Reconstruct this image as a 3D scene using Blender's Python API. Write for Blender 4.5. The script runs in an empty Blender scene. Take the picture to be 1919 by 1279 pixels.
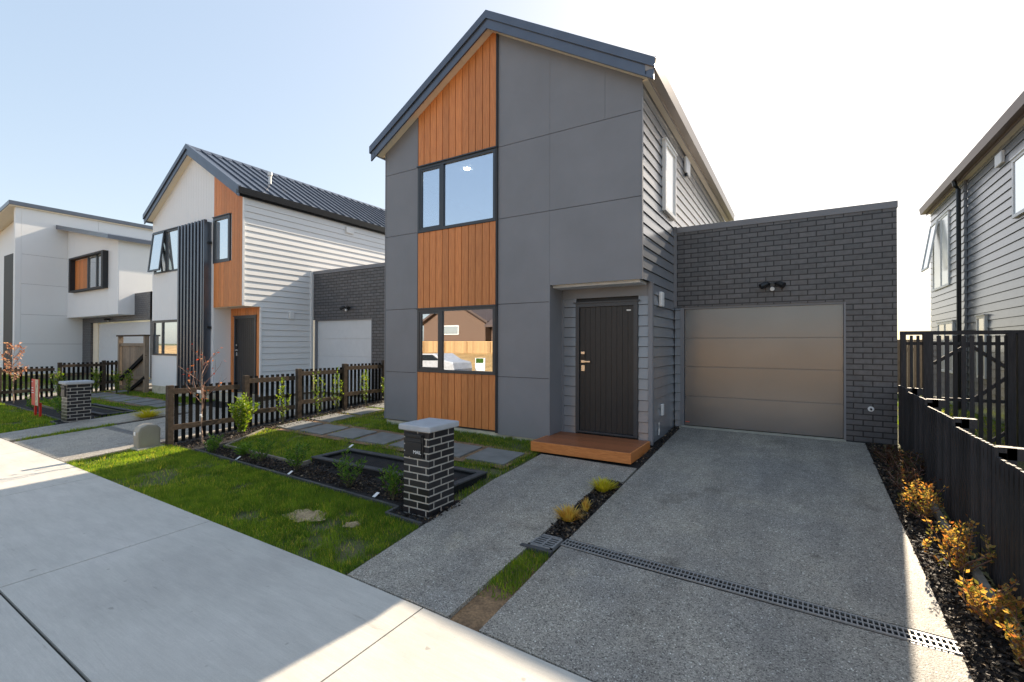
import bpy, math, random
import numpy as np
from mathutils import Vector, Matrix
R = math.radians
random.seed(7); RNG = np.random.default_rng(7)
S = bpy.context.scene
COL = S.collection

# ------------------------------------------------------------------ camera
cam = bpy.data.cameras.new('camera'); co = bpy.data.objects.new('camera', cam); COL.objects.link(co)
cam.sensor_width = 36.0; cam.lens = 879.144/1919*36; cam.clip_start = 0.05; cam.clip_end = 3000
YAW, PIT, ROL = R(-31.4662), R(0.435), R(0.1394)
fw = Vector((math.sin(YAW)*math.cos(PIT), math.cos(YAW)*math.cos(PIT), math.sin(PIT)))
rt = Vector((math.cos(YAW), -math.sin(YAW), 0)); up = rt.cross(fw)
r2 = rt*math.cos(ROL)+up*math.sin(ROL); u2 = up*math.cos(ROL)-rt*math.sin(ROL)
mw = Matrix((r2, u2, -fw)).transposed().to_4x4(); mw.translation = (0, 0, 1.5)
co.matrix_world = mw
S.camera = co

# ------------------------------------------------------------------ light
SUN = Vector((0.125, 1.0, 0.64)).normalized()
w = bpy.data.worlds.new('World'); S.world = w; w.use_nodes = True
nt = w.node_tree; bg = nt.nodes['Background']
sky = nt.nodes.new('ShaderNodeTexSky'); sky.sky_type = 'NISHITA'; sky.sun_disc = False
sky.sun_elevation = math.asin(SUN.z); sky.sun_rotation = math.atan2(SUN.x, SUN.y)
sky.air_density = 1.0; sky.dust_density = 1.5; sky.ozone_density = 0.4
gm = nt.nodes.new('ShaderNodeGamma'); gm.inputs[1].default_value = 0.38   # photographic highlight compression of the sky
nt.links.new(sky.outputs[0], gm.inputs[0]); hs = nt.nodes.new('ShaderNodeHueSaturation'); hs.inputs['Saturation'].default_value = 1.45
nt.links.new(gm.outputs[0], hs.inputs['Color']); nt.links.new(hs.outputs[0], bg.inputs[0]); bg.inputs[1].default_value = 0.122
sl = bpy.data.lights.new('sun', 'SUN'); so = bpy.data.objects.new('sun', sl); COL.objects.link(so)
sl.energy = 2.3; sl.angle = R(0.6); sl.color = (1.0, 0.84, 0.64)
so.rotation_euler = SUN.to_track_quat('Z', 'Y').to_euler(); so.location = (10, 60, 50)
S.view_settings.view_transform = 'Standard'; S.view_settings.look = 'None'
S.view_settings.exposure = 2.25; S.view_settings.gamma = 1.0

# ------------------------------------------------------------------ materials
def newmat(name):
    m = bpy.data.materials.new(name); m.use_nodes = True
    return m, m.node_tree, m.node_tree.nodes['Principled BSDF']
def N(nt, t, **kw):
    n = nt.nodes.new(t)
    for k, v in kw.items():
        if k.startswith('i_'):
            n.inputs[k[2:].replace('_', ' ')].default_value = v
        else: setattr(n, k, v)
    return n
def pos(nt, sc=(1, 1, 1)):
    g = N(nt, 'ShaderNodeNewGeometry'); mp = N(nt, 'ShaderNodeMapping'); mp.inputs['Scale'].default_value = sc
    nt.links.new(g.outputs['Position'], mp.inputs['Vector']); return mp.outputs[0]
def ramp(nt, fac, stops):
    r = N(nt, 'ShaderNodeValToRGB'); e = r.color_ramp.elements
    while len(e) < len(stops): e.new(0.5)
    for i, (p, c) in enumerate(stops):
        e[i].position = p; e[i].color = (*c, 1) if len(c) == 3 else c
    nt.links.new(fac, r.inputs[0]); return r.outputs[0]
def mixc(nt, fac, a, b, mode='MIX'):
    m = N(nt, 'ShaderNodeMix', data_type='RGBA', blend_type=mode)
    for s, v in ((0, fac), (6, a), (7, b)):
        if hasattr(v, 'links') or hasattr(v, 'node'): nt.links.new(v, m.inputs[s])
        else: m.inputs[s].default_value = v if s == 0 else (*v, 1)
    return m.outputs[2]
def noise(nt, vec, scale, detail=4, rough=.55):
    n = N(nt, 'ShaderNodeTexNoise'); n.inputs['Scale'].default_value = scale
    n.inputs['Detail'].default_value = detail; n.inputs['Roughness'].default_value = rough
    nt.links.new(vec, n.inputs['Vector']); return n.outputs['Fac']
def bump(nt, p, h, strength=.3, dist=.01):
    b = N(nt, 'ShaderNodeBump'); b.inputs['Strength'].default_value = strength; b.inputs['Distance'].default_value = dist
    nt.links.new(h, b.inputs['Height']); nt.links.new(b.outputs[0], p.inputs['Normal'])
def sc(c, k): return tuple(min(1, x*k) for x in c)

def plain(name, c, rough=.5, metal=0, var=.12, nscale=6, bmp=.0, spec=.5, bscale=80):
    m, nt, p = newmat(name); v = pos(nt)
    f = noise(nt, v, nscale, 5)
    nt.links.new(ramp(nt, f, [(.3, sc(c, 1-var)), (.7, sc(c, 1+var))]), p.inputs['Base Color'])
    p.inputs['Roughness'].default_value = rough; p.inputs['Metallic'].default_value = metal
    p.inputs['Specular IOR Level'].default_value = spec
    if bmp: bump(nt, p, noise(nt, v, bscale, 4), bmp, .004)
    return m
def timber(name, c1, c2, rough=.5, grain=(30, 30, 1.2), isl=.35, spec=.5):
    m, nt, p = newmat(name); p.inputs['Specular IOR Level'].default_value = spec; v = pos(nt, grain)
    f = noise(nt, v, 3.0, 6, .65)
    col = ramp(nt, f, [(.3, c1), (.7, c2)])
    g = N(nt, 'ShaderNodeNewGeometry')
    r = ramp(nt, g.outputs['Random Per Island'], [(0, (1-isl,)*3), (1, (1+isl*.4, 1+isl*.25, 1+isl*.2))])
    nt.links.new(mixc(nt, 1.0, col, r, 'MULTIPLY'), p.inputs['Base Color'])
    p.inputs['Roughness'].default_value = rough
    bump(nt, p, f, .25, .003); return m
def brickmat(name, c1, c2, mort, course=.086, length=.24, msize=.008, axis='x+y', rough=.6, offx=0., offz=0., bmp=.6):
    m, nt, p = newmat(name)
    g = N(nt, 'ShaderNodeNewGeometry'); s = N(nt, 'ShaderNodeSeparateXYZ'); nt.links.new(g.outputs['Position'], s.inputs[0])
    a = N(nt, 'ShaderNodeMath', operation='ADD'); nt.links.new(s.outputs[0], a.inputs[0]); nt.links.new(s.outputs[1], a.inputs[1])
    a2 = N(nt, 'ShaderNodeMath', operation='ADD'); nt.links.new(a.outputs[0], a2.inputs[0]); a2.inputs[1].default_value = offx+100*length
    z2 = N(nt, 'ShaderNodeMath', operation='ADD'); nt.links.new(s.outputs[2], z2.inputs[0]); z2.inputs[1].default_value = offz+100*course
    c = N(nt, 'ShaderNodeCombineXYZ'); nt.links.new(a2.outputs[0], c.inputs[0]); nt.links.new(z2.outputs[0], c.inputs[1])
    b = N(nt, 'ShaderNodeTexBrick'); nt.links.new(c.outputs[0], b.inputs['Vector'])
    b.inputs['Color1'].default_value = (*c1, 1); b.inputs['Color2'].default_value = (*c2, 1); b.inputs['Mortar'].default_value = (*mort, 1)
    b.inputs['Scale'].default_value = 1; b.inputs['Mortar Size'].default_value = msize; b.inputs['Mortar Smooth'].default_value = .1
    b.inputs['Bias'].default_value = 0; b.inputs['Brick Width'].default_value = length; b.inputs['Row Height'].default_value = course
    v = pos(nt); f = noise(nt, v, 14, 5)
    nt.links.new(mixc(nt, 1.0, b.outputs['Color'], ramp(nt, f, [(.3, (.82,)*3), (.7, (1.15,)*3)]), 'MULTIPLY'), p.inputs['Base Color'])
    p.inputs['Roughness'].default_value = rough
    inv = N(nt, 'ShaderNodeMath', operation='MULTIPLY_ADD'); nt.links.new(b.outputs['Fac'], inv.inputs[0]); inv.inputs[1].default_value = -1; inv.inputs[2].default_value = 1
    ad = N(nt, 'ShaderNodeMath', operation='MULTIPLY_ADD'); nt.links.new(noise(nt, v, 120, 3), ad.inputs[0]); ad.inputs[1].default_value = .15; nt.links.new(inv.outputs[0], ad.inputs[2])
    bump(nt, p, ad.outputs[0], bmp, .006); return m
def glassmat(name, tint=(.8, .88, .9), refl=.6, rough=0.0, back=None):
    m, nt, p = newmat(name); nt.nodes.remove(p); out = nt.nodes['Material Output']
    gl = N(nt, 'ShaderNodeBsdfGlossy'); gl.inputs['Color'].default_value = (*tint, 1); gl.inputs['Roughness'].default_value = rough
    if back is None:
        tr = N(nt, 'ShaderNodeBsdfTransparent'); tr.inputs[0].default_value = (.75, .8, .8, 1)
    else:
        tr = N(nt, 'ShaderNodeBsdfDiffuse'); tr.inputs[0].default_value = (*back, 1)
    mx = N(nt, 'ShaderNodeMixShader'); mx.inputs[0].default_value = refl
    nt.links.new(tr.outputs[0], mx.inputs[1]); nt.links.new(gl.outputs[0], mx.inputs[2])
    v = pos(nt); b = N(nt, 'ShaderNodeBump'); b.inputs['Strength'].default_value = .02; b.inputs['Distance'].default_value = .02
    nt.links.new(noise(nt, v, 1.1, 1), b.inputs['Height']); nt.links.new(b.outputs[0], gl.inputs['Normal'])
    nt.links.new(mx.outputs[0], out.inputs[0]); return m
def leafmat(name, stops, trans=.5, rough=.45, tcol=None, patch=None):
    m, nt, p = newmat(name); out = nt.nodes['Material Output']
    g = N(nt, 'ShaderNodeNewGeometry')
    col = ramp(nt, g.outputs['Random Per Island'], stops)
    if patch:
        pf = ramp(nt, noise(nt, pos(nt), 1.7, 5, .7), [(.42, (0,)*3), (.68, (1,)*3)]); col = mixc(nt, pf, col, patch)
        col = mixc(nt, 1.0, col, ramp(nt, noise(nt, pos(nt), 5, 3), [(.3, (.65, .7, .7)), (.7, (1.3, 1.2, 1.1))]), 'MULTIPLY')
    nt.links.new(col, p.inputs['Base Color']); p.inputs['Roughness'].default_value = rough
    p.inputs['Specular IOR Level'].default_value = .3
    t = N(nt, 'ShaderNodeBsdfTranslucent')
    tc = mixc(nt, 1.0, col, tcol or (1.6, 1.5, .8), 'MULTIPLY'); nt.links.new(tc, t.inputs[0])
    mx = N(nt, 'ShaderNodeMixShader'); mx.inputs[0].default_value = trans
    nt.links.new(p.outputs[0], mx.inputs[1]); nt.links.new(t.outputs[0], mx.inputs[2])
    nt.links.new(mx.outputs[0], out.inputs[0]); return m
def emis(name, c, s):
    m, nt, p = newmat(name); p.inputs['Emission Color'].default_value = (*c, 1); p.inputs['Emission Strength'].default_value = s
    p.inputs['Base Color'].default_value = (.8, .8, .8, 1); return m
def concrete():
    m, nt, p = newmat('footpath concrete'); v = pos(nt)
    a = noise(nt, v, .9, 6, .6); b = noise(nt, pos(nt, (1, 4, 1)), 2.2, 6, .7); c = noise(nt, v, 160, 3)
    col = ramp(nt, a, [(.3, (.48, .46, .42)), (.5, (.545, .525, .475)), (.72, (.59, .565, .515))])
    col = mixc(nt, .4, col, ramp(nt, b, [(.35, (.76, .76, .77)), (.62, (1.05, 1.05, 1.05))]), 'MULTIPLY')
    col = mixc(nt, 1.0, col, ramp(nt, c, [(.25, (.9, .9, .9)), (.7, (1.05,)*3)]), 'MULTIPLY')
    br = noise(nt, pos(nt, (6, 160, 1)), 1.0, 3); col = mixc(nt, 1.0, col, ramp(nt, br, [(.3, (.94,)*3), (.7, (1.04,)*3)]), 'MULTIPLY')
    sc1 = noise(nt, pos(nt, (1.2, 9, 1)), 1.6, 6, .75); col = mixc(nt, 1.0, col, ramp(nt, sc1, [(.27, (.72, .70, .68)), (.36, (1,)*3), (.7, (1,)*3), (.78, (1.08,)*3)]), 'MULTIPLY')
    sp = noise(nt, v, 9, 2); col = mixc(nt, 1.0, col, ramp(nt, sp, [(.72, (1, 1, 1)), (.76, (.7, .69, .68))]), 'MULTIPLY')
    nt.links.new(col, p.inputs['Base Color']); p.inputs['Roughness'].default_value = .75
    bump(nt, p, c, .15, .002); return m
def aggregate(name='driveway aggregate', k=1.32):
    m, nt, p = newmat(name); v = pos(nt)
    vo = N(nt, 'ShaderNodeTexVoronoi'); vo.inputs['Scale'].default_value = 125; nt.links.new(v, vo.inputs['Vector'])
    s = N(nt, 'ShaderNodeSeparateColor'); nt.links.new(vo.outputs['Color'], s.inputs[0])
    st = [(0, (.08, .073, .064)), (.2, (.225, .208, .182)), (.6, (.31, .288, .25)), (.93, (.375, .348, .30)), (.985, (.5, .47, .42)), (1, (.85, .80, .70))]
    col = ramp(nt, s.outputs[0], [(q, sc(c, k)) for q, c in st])
    d = ramp(nt, vo.outputs['Distance'], [(.0, (1.1,)*3), (.75, (.62,)*3)])
    col = mixc(nt, 1.0, col, d, 'MULTIPLY')
    big = noise(nt, v, .8, 6, .65); med = noise(nt, v, 7, 4); st_ = noise(nt, pos(nt, (2.2, .35, 1)), 1.0, 5, .7)
    col = mixc(nt, 1.0, col, ramp(nt, st_, [(.3, (.78, .78, .79)), (.55, (1.05,)*3)]), 'MULTIPLY')
    col = mixc(nt, 1.0, col, ramp(nt, big, [(.3, (.8, .82, .86)), (.7, (1.2, 1.17, 1.1))]), 'MULTIPLY')
    col = mixc(nt, 1.0, col, ramp(nt, med, [(.3, (.88,)*3), (.7, (1.1,)*3)]), 'MULTIPLY')
    sp2 = noise(nt, v, 2.3, 3, .5); col = mixc(nt, 1.0, col, ramp(nt, sp2, [(.28, (.72, .71, .7)), (.36, (1,)*3), (.70, (1,)*3), (.76, (1.2, 1.17, 1.1))]), 'MULTIPLY')
    nt.links.new(col, p.inputs['Base Color']); p.inputs['Roughness'].default_value = .62
    inv = N(nt, 'ShaderNodeMath', operation='MULTIPLY'); nt.links.new(vo.outputs['Distance'], inv.inputs[0]); inv.inputs[1].default_value = -1
    bump(nt, p, inv.outputs[0], .5, .004); return m
def soilmat(name, c1, c2, scale=3, fine=60, b=.6):
    m, nt, p = newmat(name); v = pos(nt)
    col = ramp(nt, noise(nt, v, scale, 6, .65), [(.35, c1), (.65, c2)])
    col = mixc(nt, 1.0, col, ramp(nt, noise(nt, v, fine, 4), [(.3, (.6,)*3), (.7, (1.25,)*3)]), 'MULTIPLY')
    nt.links.new(col, p.inputs['Base Color']); p.inputs['Roughness'].default_value = .9
    bump(nt, p, noise(nt, v, fine, 5), b, .02); return m

SLATE = (.198, .203, .222)
M = dict(
 slate=plain('slate panel paint', SLATE, .42, 0, .07, 1.3, .06, .45, 300),
 slate_board=plain('slate weatherboard paint', (.22, .23, .25), .22, 0, .05, 3, .02, .9, 200),
 lap_shade_grey=plain('grey lap shade', (.5, .51, .52), .6),  # grey backing that colours in the shade line under white laps
 slate_dark=plain('dark joint and lap shade', (.02, .022, .026), .6),
 cedar=timber('cedar cladding', (.52, .165, .045), (.76, .30, .09), .5, (16, 16, 1.0), .2),
 metal_dark=plain('dark roofing metal', (.12, .135, .165), .3, .6, .08, 3, 0, .5),
 frame=plain('charcoal window frame', (.05, .056, .065), .35, .3, .04),
 gutter=plain('gutter metal', (.30, .26, .23), .35, .3, .03),
 gutter_brown=plain('brown gutter metal', (.15, .10, .085), .4, .3, .05),
 cream=plain('cream soffit paint', (.86, .76, .60), .6, 0, .03),
 white=plain('white panel paint', (.80, .81, .82), .5, 0, .01, 2, 0),
 white_board=plain('white weatherboard paint', (.78, .785, .78), .42, 0, .01, 2),
 white_trim=plain('white trim', (.8, .8, .79), .4, 0, .03),
 garage_door=plain('bronze garage door', (.19, .192, .197), .22, .5, .05, 1.2, .06, .5, 400),
 garage_white=plain('pale garage door', (.62, .64, .66), .35, 0, .03),
 door=timber('black stained door', (.010, .010, .011), (.024, .024, .026), .42, (30, 30, 2), .1),
 steel=plain('brushed steel', (.65, .64, .62), .25, .95, .03),
 black=plain('black plastic', (.015, .016, .018), .35),
 brick=brickmat('charcoal painted brick', (.088, .089, .096), (.122, .12, .127), (.018, .018, .021), rough=.42, offz=.0, bmp=.9),
 brick_pier=brickmat('black glazed brick', (.014, .014, .017), (.028, .027, .03), (.42, .40, .36), course=.0752, length=.24, msize=.0075, rough=.3, offx=.44, offz=.34, bmp=.5),
 cap=plain('precast cap concrete', (.42, .44, .47), .6, 0, .08, 10, .15),
 footing=plain('footing concrete', (.5, .47, .38), .8, 0, .2, 8, .3),
 concrete=concrete(), agg=aggregate(), agg_light=aggregate('exposed aggregate neighbour', 1.5),
 paver=plain('paver concrete', (.2, .2, .19), .8, 0, .15, 5, .3),
 joint=plain('footpath joint', (.05, .047, .04), .9),
 deck=timber('oiled decking', (.26, .08, .03), (.42, .15, .055), .42, (3, 30, 30), .25),
 deck_face=timber('oiled deck fascia', (.50, .16, .04), (.72, .28, .08), .45, (3, 30, 30), .1),
 fence_rail=timber('weathered fence timber', (.045, .035, .027), (.11, .083, .062), .8, (6, 6, 6), .2, .2),
 fence_dark=timber('black stained paling', (.007, .007, .007), (.017, .016, .016), .8, (20, 20, 2), .25, .1),
 fence_char=timber('charcoal stained paling', (.026, .026, .029), (.056, .055, .06), .6, (20, 20, 2), .55, .3),
 fence_brown=timber('brown stained paling', (.16, .125, .09), (.32, .25, .18), .7, (20, 20, 2), .3),
 fence_gold=timber('raw pine paling', (.42, .26, .12), (.6, .4, .2), .8, (20, 20, 2), .3),
 edging=plain('timber edging', (.06, .062, .065), .7, 0, .3, 12, .3),
 edging_pale=plain('pale timber edging', (.2, .18, .15), .8, 0, .3, 12, .3),
 planter=plain('black planter timber', (.014, .015, .017), .7, 0, .3, 12, .2, .2),
 mulch=soilmat('black bark mulch', (.008, .008, .009), (.03, .026, .024), 10, 70, 1.0),
 chip=leafmat('bark chips', [(0, (.01, .009, .009)), (.7, (.04, .03, .025)), (.88, (.13, .09, .055)), (1, (.28, .21, .14))], 0.0, .6),  # brown stops are painted-in sunlit chips among the dark ones
 soil=soilmat('sandy garden soil', (.16, .10, .055), (.34, .21, .11), 6, 50),
 sand=soilmat('dry sandy patch', (.28, .2, .11), (.5, .38, .22), 12, 50),
 turf=soilmat('turf thatch', (.075, .10, .03), (.17, .15, .065), 7, 60),
 asphalt=plain('asphalt', (.055, .055, .058), .85, 0, .15, 20, .3),
 drygrass=soilmat('dry grass bank', (.36, .22, .08), (.55, .36, .15), .8, 8, .5),
 grass=leafmat('grass blades', [(0, (.034, .085, .020)), (.5, (.068, .145, .036)), (.82, (.13, .20, .055)), (1, (.38, .33, .15))], .6, .5, (3.9, 3.3, .7), (.10, .17, .045)),
 leaf_green=leafmat('green leaves', [(0, (.04, .10, .018)), (.6, (.08, .18, .03)), (1, (.16, .25, .05))], .45, .35, (2.2, 2., .6)),
 leaf_bright=leafmat('bright leaves', [(0, (.07, .14, .02)), (.6, (.14, .22, .03)), (1, (.26, .3, .06))], .5, .35, (2.0, 1.9, .5)),
 leaf_orange=leafmat('autumn leaves', [(0, (.07, .09, .03)), (.22, (.16, .17, .06)), (.4, (.34, .13, .06)), (.62, (.42, .27, .09)), (.82, (.5, .4, .18)), (1, (.12, .15, .05))], .5, .35, (2.1, 1.7, .7)),
 leaf_dark=leafmat('dusky leaves', [(0, (.05, .025, .02)), (.5, (.09, .045, .035)), (.8, (.07, .08, .03)), (1, (.14, .11, .08))], .35, .35, (1.8, 1.4, .7)),
 leaf_pale=leafmat('coppery leaves', [(0, (.38, .14, .08)), (.5, (.5, .26, .16)), (1, (.6, .4, .25))], .5, .4, (1.5, 1.3, 1.0)),
 leaf_red=leafmat('red leaves', [(0, (.35, .03, .02)), (.4, (.42, .12, .05)), (1, (.5, .24, .09))], .5, .4, (1.6, 1.3, .9)),
 leaf_yellow=leafmat('yellow blades', [(0, (.42, .40, .03)), (.6, (.62, .58, .06)), (1, (.6, .5, .1))], .4, .45, (1.5, 1.4, .5)),
 leaf_gold=leafmat('golden blades', [(0, (.55, .33, .08)), (.6, (.7, .48, .12)), (1, (.6, .55, .14))], .4, .45, (1.4, 1.3, .6)),
 stem=plain('reddish stem', (.22, .12, .09), .7), stem_green=plain('green stem', (.07, .07, .03), .7),
 trunk_pale=plain('pale bark', (.34, .24, .18), .7, 0, .2, 30, .3),
 pane=glassmat('window glass', (.84, .9, 1.0), .6), pane_opaque=glassmat('window glass over blind', (.9, .94, .97), .75, 0, (.4, .42, .42)),
 pane_white=glassmat('glass with painted white glare', (.95, .96, .96), .5, .15, (.75, .75, .74)),  # white backing paints the bright reflection into these panes
 room=plain('interior plaster', (.62, .66, .72), .8), ped=plain('grey beige polymer', (.33, .30, .245), .5, 0, .06),
 lamp=emis('downlight diffuser', (1, .85, .6), 25), red=plain('red sign paint', (.62, .05, .03), .5), red_leg=plain('red sign leg', (.6, .02, .01), .5),
 signpic=plain('printed picture panel', (.5, .44, .3), .5, 0, .5, 14), wprint=plain('white print', (.85, .85, .85), .5),
 chrome=plain('galvanised grate', (.30, .30, .30), .45, .3, .12, 30), tag=plain('white plant tag', (.85, .85, .85), .5),
 brownhouse=plain('brown weatherboard', (.16, .1, .07), .7), brownroof=plain('brown roof tile', (.1, .07, .06), .7),
 carpaint=plain('white car paint', (.5, .5, .52), .2), carglass=plain('car glass', (.02, .025, .03), .08), tyre=plain('tyre rubber', (.02, .02, .02), .8),
)

# ------------------------------------------------------------------ mesh helpers
OFF = [0., 0., 0.]
class MB:
    def __init__(s): s.v = []; s.f = []
    def add(s, vs, fs):
        b = len(s.v); s.v += [(v[0]+OFF[0], v[1]+OFF[1], v[2]+OFF[2]) for v in vs]; s.f += [tuple(b+i for i in f) for f in fs]; return s
    def box(s, x0, x1, y0, y1, z0, z1):
        if x0 > x1: x0, x1 = x1, x0
        if y0 > y1: y0, y1 = y1, y0
        if z0 > z1: z0, z1 = z1, z0
        return s.add([(x0,y0,z0),(x1,y0,z0),(x1,y1,z0),(x0,y1,z0),(x0,y0,z1),(x1,y0,z1),(x1,y1,z1),(x0,y1,z1)],
                     [(0,3,2,1),(4,5,6,7),(0,1,5,4),(1,2,6,5),(2,3,7,6),(3,0,4,7)])
    def prism(s, poly, a0, a1, axis='y'):
        # poly: list of 2D points; axis y: (x,z); axis x: (y,z); axis z: (x,y)
        n = len(poly)
        def P(p, a): return (p[0], a, p[1]) if axis == 'y' else ((a, p[0], p[1]) if axis == 'x' else (p[0], p[1], a))
        vs = [P(p, a0) for p in poly]+[P(p, a1) for p in poly]
        fs = [tuple(range(n)), tuple(range(2*n-1, n-1, -1))]+[(i, n+i, n+(i+1) % n, (i+1) % n) for i in range(n)]
        return s.add(vs, fs)
    def bar(s, p, q, w, h, upv=(0, 0, 1)):
        p = Vector(p); q = Vector(q); d = (q-p).normalized(); u = Vector(upv)
        sd = d.cross(u)
        if sd.length < 1e-4: sd = d.cross(Vector((1, 0, 0)))
        sd.normalize(); u = sd.cross(d).normalized()
        vs = [tuple(c+sd*a*w/2+u*b*h/2) for c in (p, q) for a, b in ((-1,-1),(1,-1),(1,1),(-1,1))]
        return s.add(vs, [(0,1,2,3),(7,6,5,4),(0,4,5,1),(1,5,6,2),(2,6,7,3),(3,7,4,0)])
    def tube(s, pts, rad, n=6):
        pts = [Vector(p) for p in pts]; rad = rad if isinstance(rad, (list, tuple)) else [rad]*len(pts)
        vs = []; fs = []
        for i, p in enumerate(pts):
            d = (pts[min(i+1, len(pts)-1)]-pts[max(i-1, 0)]).normalized()
            a = d.cross(Vector((0, 0, 1)));
            if a.length < .05: a = d.cross(Vector((0, 1, 0)))
            a.normalize(); b = d.cross(a)
            for k in range(n):
                t = 2*math.pi*k/n; vs.append(tuple(p+(a*math.cos(t)+b*math.sin(t))*rad[i]))
        for i in range(len(pts)-1):
            for k in range(n): fs.append((i*n+k, i*n+(k+1) % n, (i+1)*n+(k+1) % n, (i+1)*n+k))
        fs.append(tuple(range(n-1, -1, -1))); fs.append(tuple((len(pts)-1)*n+k for k in range(n)))
        return s.add(vs, fs)
    def build(s, name, mat, parent=None, bevel=0, smooth=False):
        o = fast(name, np.array(s.v, dtype=np.float64), s.f, mat, parent)
        if bevel:
            b = o.modifiers.new('bevel', 'BEVEL'); b.width = bevel; b.segments = 2; b.limit_method = 'ANGLE'
        if smooth: o.data.polygons.foreach_set('use_smooth', [True]*len(o.data.polygons))
        return o
def fast(name, verts, faces, mat, parent=None):
    me = bpy.data.meshes.new(name)
    loc = Vector((0, 0, 0))
    if parent is not None:
        q = parent
        while q is not None: loc += q.location; q = q.parent
    v = verts-np.array(loc)
    if isinstance(faces, np.ndarray):
        k = faces.shape[1]
        me.vertices.add(len(v)); me.vertices.foreach_set('co', v.astype(np.float32).ravel())
        me.loops.add(faces.size); me.loops.foreach_set('vertex_index', faces.astype(np.int32).ravel())
        me.polygons.add(len(faces)); me.polygons.foreach_set('loop_start', np.arange(0, faces.size, k, dtype=np.int32))
        me.update(calc_edges=True)
    else:
        me.from_pydata([tuple(x) for x in v], [], faces); me.update()
    me.materials.append(M[mat] if isinstance(mat, str) else mat)
    o = bpy.data.objects.new(name, me); COL.objects.link(o)
    if parent is not None: o.parent = parent
    return o
def tag(o, label=None, cat=None, group=None, kind=None):
    if label: o['label'] = label
    if cat: o['category'] = cat
    if group: o['group'] = group
    if kind: o['kind'] = kind
    return o
def thing(name, label, cat, loc, group=None):
    o = bpy.data.objects.new(name, None); COL.objects.link(o); o.empty_display_size = .2
    o.location = (loc[0]+OFF[0], loc[1]+OFF[1], loc[2]+OFF[2])
    return tag(o, label, cat, group)
def copy_tree(o, parent=None):
    c = o.copy(); COL.objects.link(c); c.parent = parent
    for ch in list(o.children): copy_tree(ch, c)
    return c
def clip(poly, planes):
    # planes: (a,b,c) keep a*x+b*z<=c
    for a, b, c in planes:
        out = []
        for i, p in enumerate(poly):
            q = poly[(i+1) % len(poly)]; dp = a*p[0]+b*p[1]-c; dq = a*q[0]+b*q[1]-c
            if dp <= 0: out.append(p)
            if (dp < 0 < dq) or (dq < 0 < dp):
                t = dp/(dp-dq); out.append((p[0]+(q[0]-p[0])*t, p[1]+(q[1]-p[1])*t))
        poly = out
        if len(poly) < 3: return None
    return poly

# ------------------------------------------------------------------ ground
EX = [-90, -9, -3.2, -1.85, -1.07, 1, 5, 60]; EZ = [-.2, -.37, -.42, -.455, -.487, -.54, -.62, -.8]
def g(x, y):
    x = np.asarray(x, float); y = np.asarray(y, float)
    e = np.interp(x, EX, EZ); s = np.clip((y-2.6)/6.3, 0, 1)
    z = e*(1-s)+np.clip(y-2.6, -3.4, 0)*.02
    z = z-np.where(y < -1.0, .1, 0)
    z = z+np.clip((-9.5-y)/9, 0, 1)*1.35
    return z
def gz(x, y): return float(g(x, y))
def sheet(name, x0, x1, y0, y1, dz, mat, nx=2, ny=2, skirt=.0, top=None, parent=None, kind='structure', label=None):
    """x0,x1 may be (at y0, at y1) pairs"""
    X0 = x0 if isinstance(x0, tuple) else (x0, x0); X1 = x1 if isinstance(x1, tuple) else (x1, x1)
    vs = []; fs = []
    for j in range(ny+1):
        t = j/ny; y = y0+(y1-y0)*t; a = X0[0]+(X0[1]-X0[0])*t; b = X1[0]+(X1[1]-X1[0])*t
        for i in range(nx+1):
            x = a+(b-a)*i/nx; vs.append((x, y, gz(x, y)+dz))
    for j in range(ny):
        for i in range(nx):
            k = j*(nx+1)+i; fs.append((k, k+1, k+nx+2, k+nx+1))
    if skirt:
        ring = [i for i in range(nx+1)]+[j*(nx+1)+nx for j in range(1, ny+1)]+[ny*(nx+1)+i for i in range(nx-1, -1, -1)]+[j*(nx+1) for j in range(ny-1, 0, -1)]
        b = len(vs); vs += [(vs[i][0], vs[i][1], vs[i][2]-skirt) for i in ring]; n = len(ring)
        fs += [(ring[i], b+i, b+(i+1) % n, ring[(i+1) % n]) for i in range(n)]
    o = fast(name, np.array(vs), fs, mat, parent)
    if kind: o['kind'] = kind
    return o

# big terrain with finer grid near the houses
xs = np.unique(np.concatenate([np.linspace(-600, -90, 8), np.linspace(-90, -30, 16), np.linspace(-30, 6, 73), np.linspace(6, 60, 12), np.linspace(60, 600, 8)]))
ys = np.unique(np.concatenate([np.linspace(-600, -40, 8), np.linspace(-40, -10, 16), np.linspace(-10, 10, 41), np.linspace(10, 60, 12), np.linspace(60, 900, 10)]))
XX, YY = np.meshgrid(xs, ys); ZZ = g(XX, YY)-.03
vv = np.stack([XX.ravel(), YY.ravel(), ZZ.ravel()], 1); nx = len(xs)
idx = np.array([[j*nx+i, j*nx+i+1, (j+1)*nx+i+1, (j+1)*nx+i] for j in range(len(ys)-1) for i in range(nx-1)])
tag(fast('ground', vv, idx, 'turf'), kind='structure')
sheet('road', -120, 60, -8.6, -2.4, .012, 'asphalt', 60, 4)
sheet('dry_grass_bank', -120, 60, -60, -9.2, .01, 'drygrass', 60, 30)

# footpath : slabs with tooled joints
for (ya, yb) in ((1.05, 2.6), (-0.75, 1.03)):
    xe = -44.35
    while xe < 12:
        sheet('footpath', xe+.006, xe+3-.006, ya, yb, .012, 'concrete', 3, 2, .1); xe += 3
sheet('footpath_bed', -60, 15, -.75, 2.6, -.01, 'joint', 60, 4)
sheet('road_kerb', -120, 60, -2.4, -2.2, .08, 'concrete', 60, 1, .12)

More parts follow.
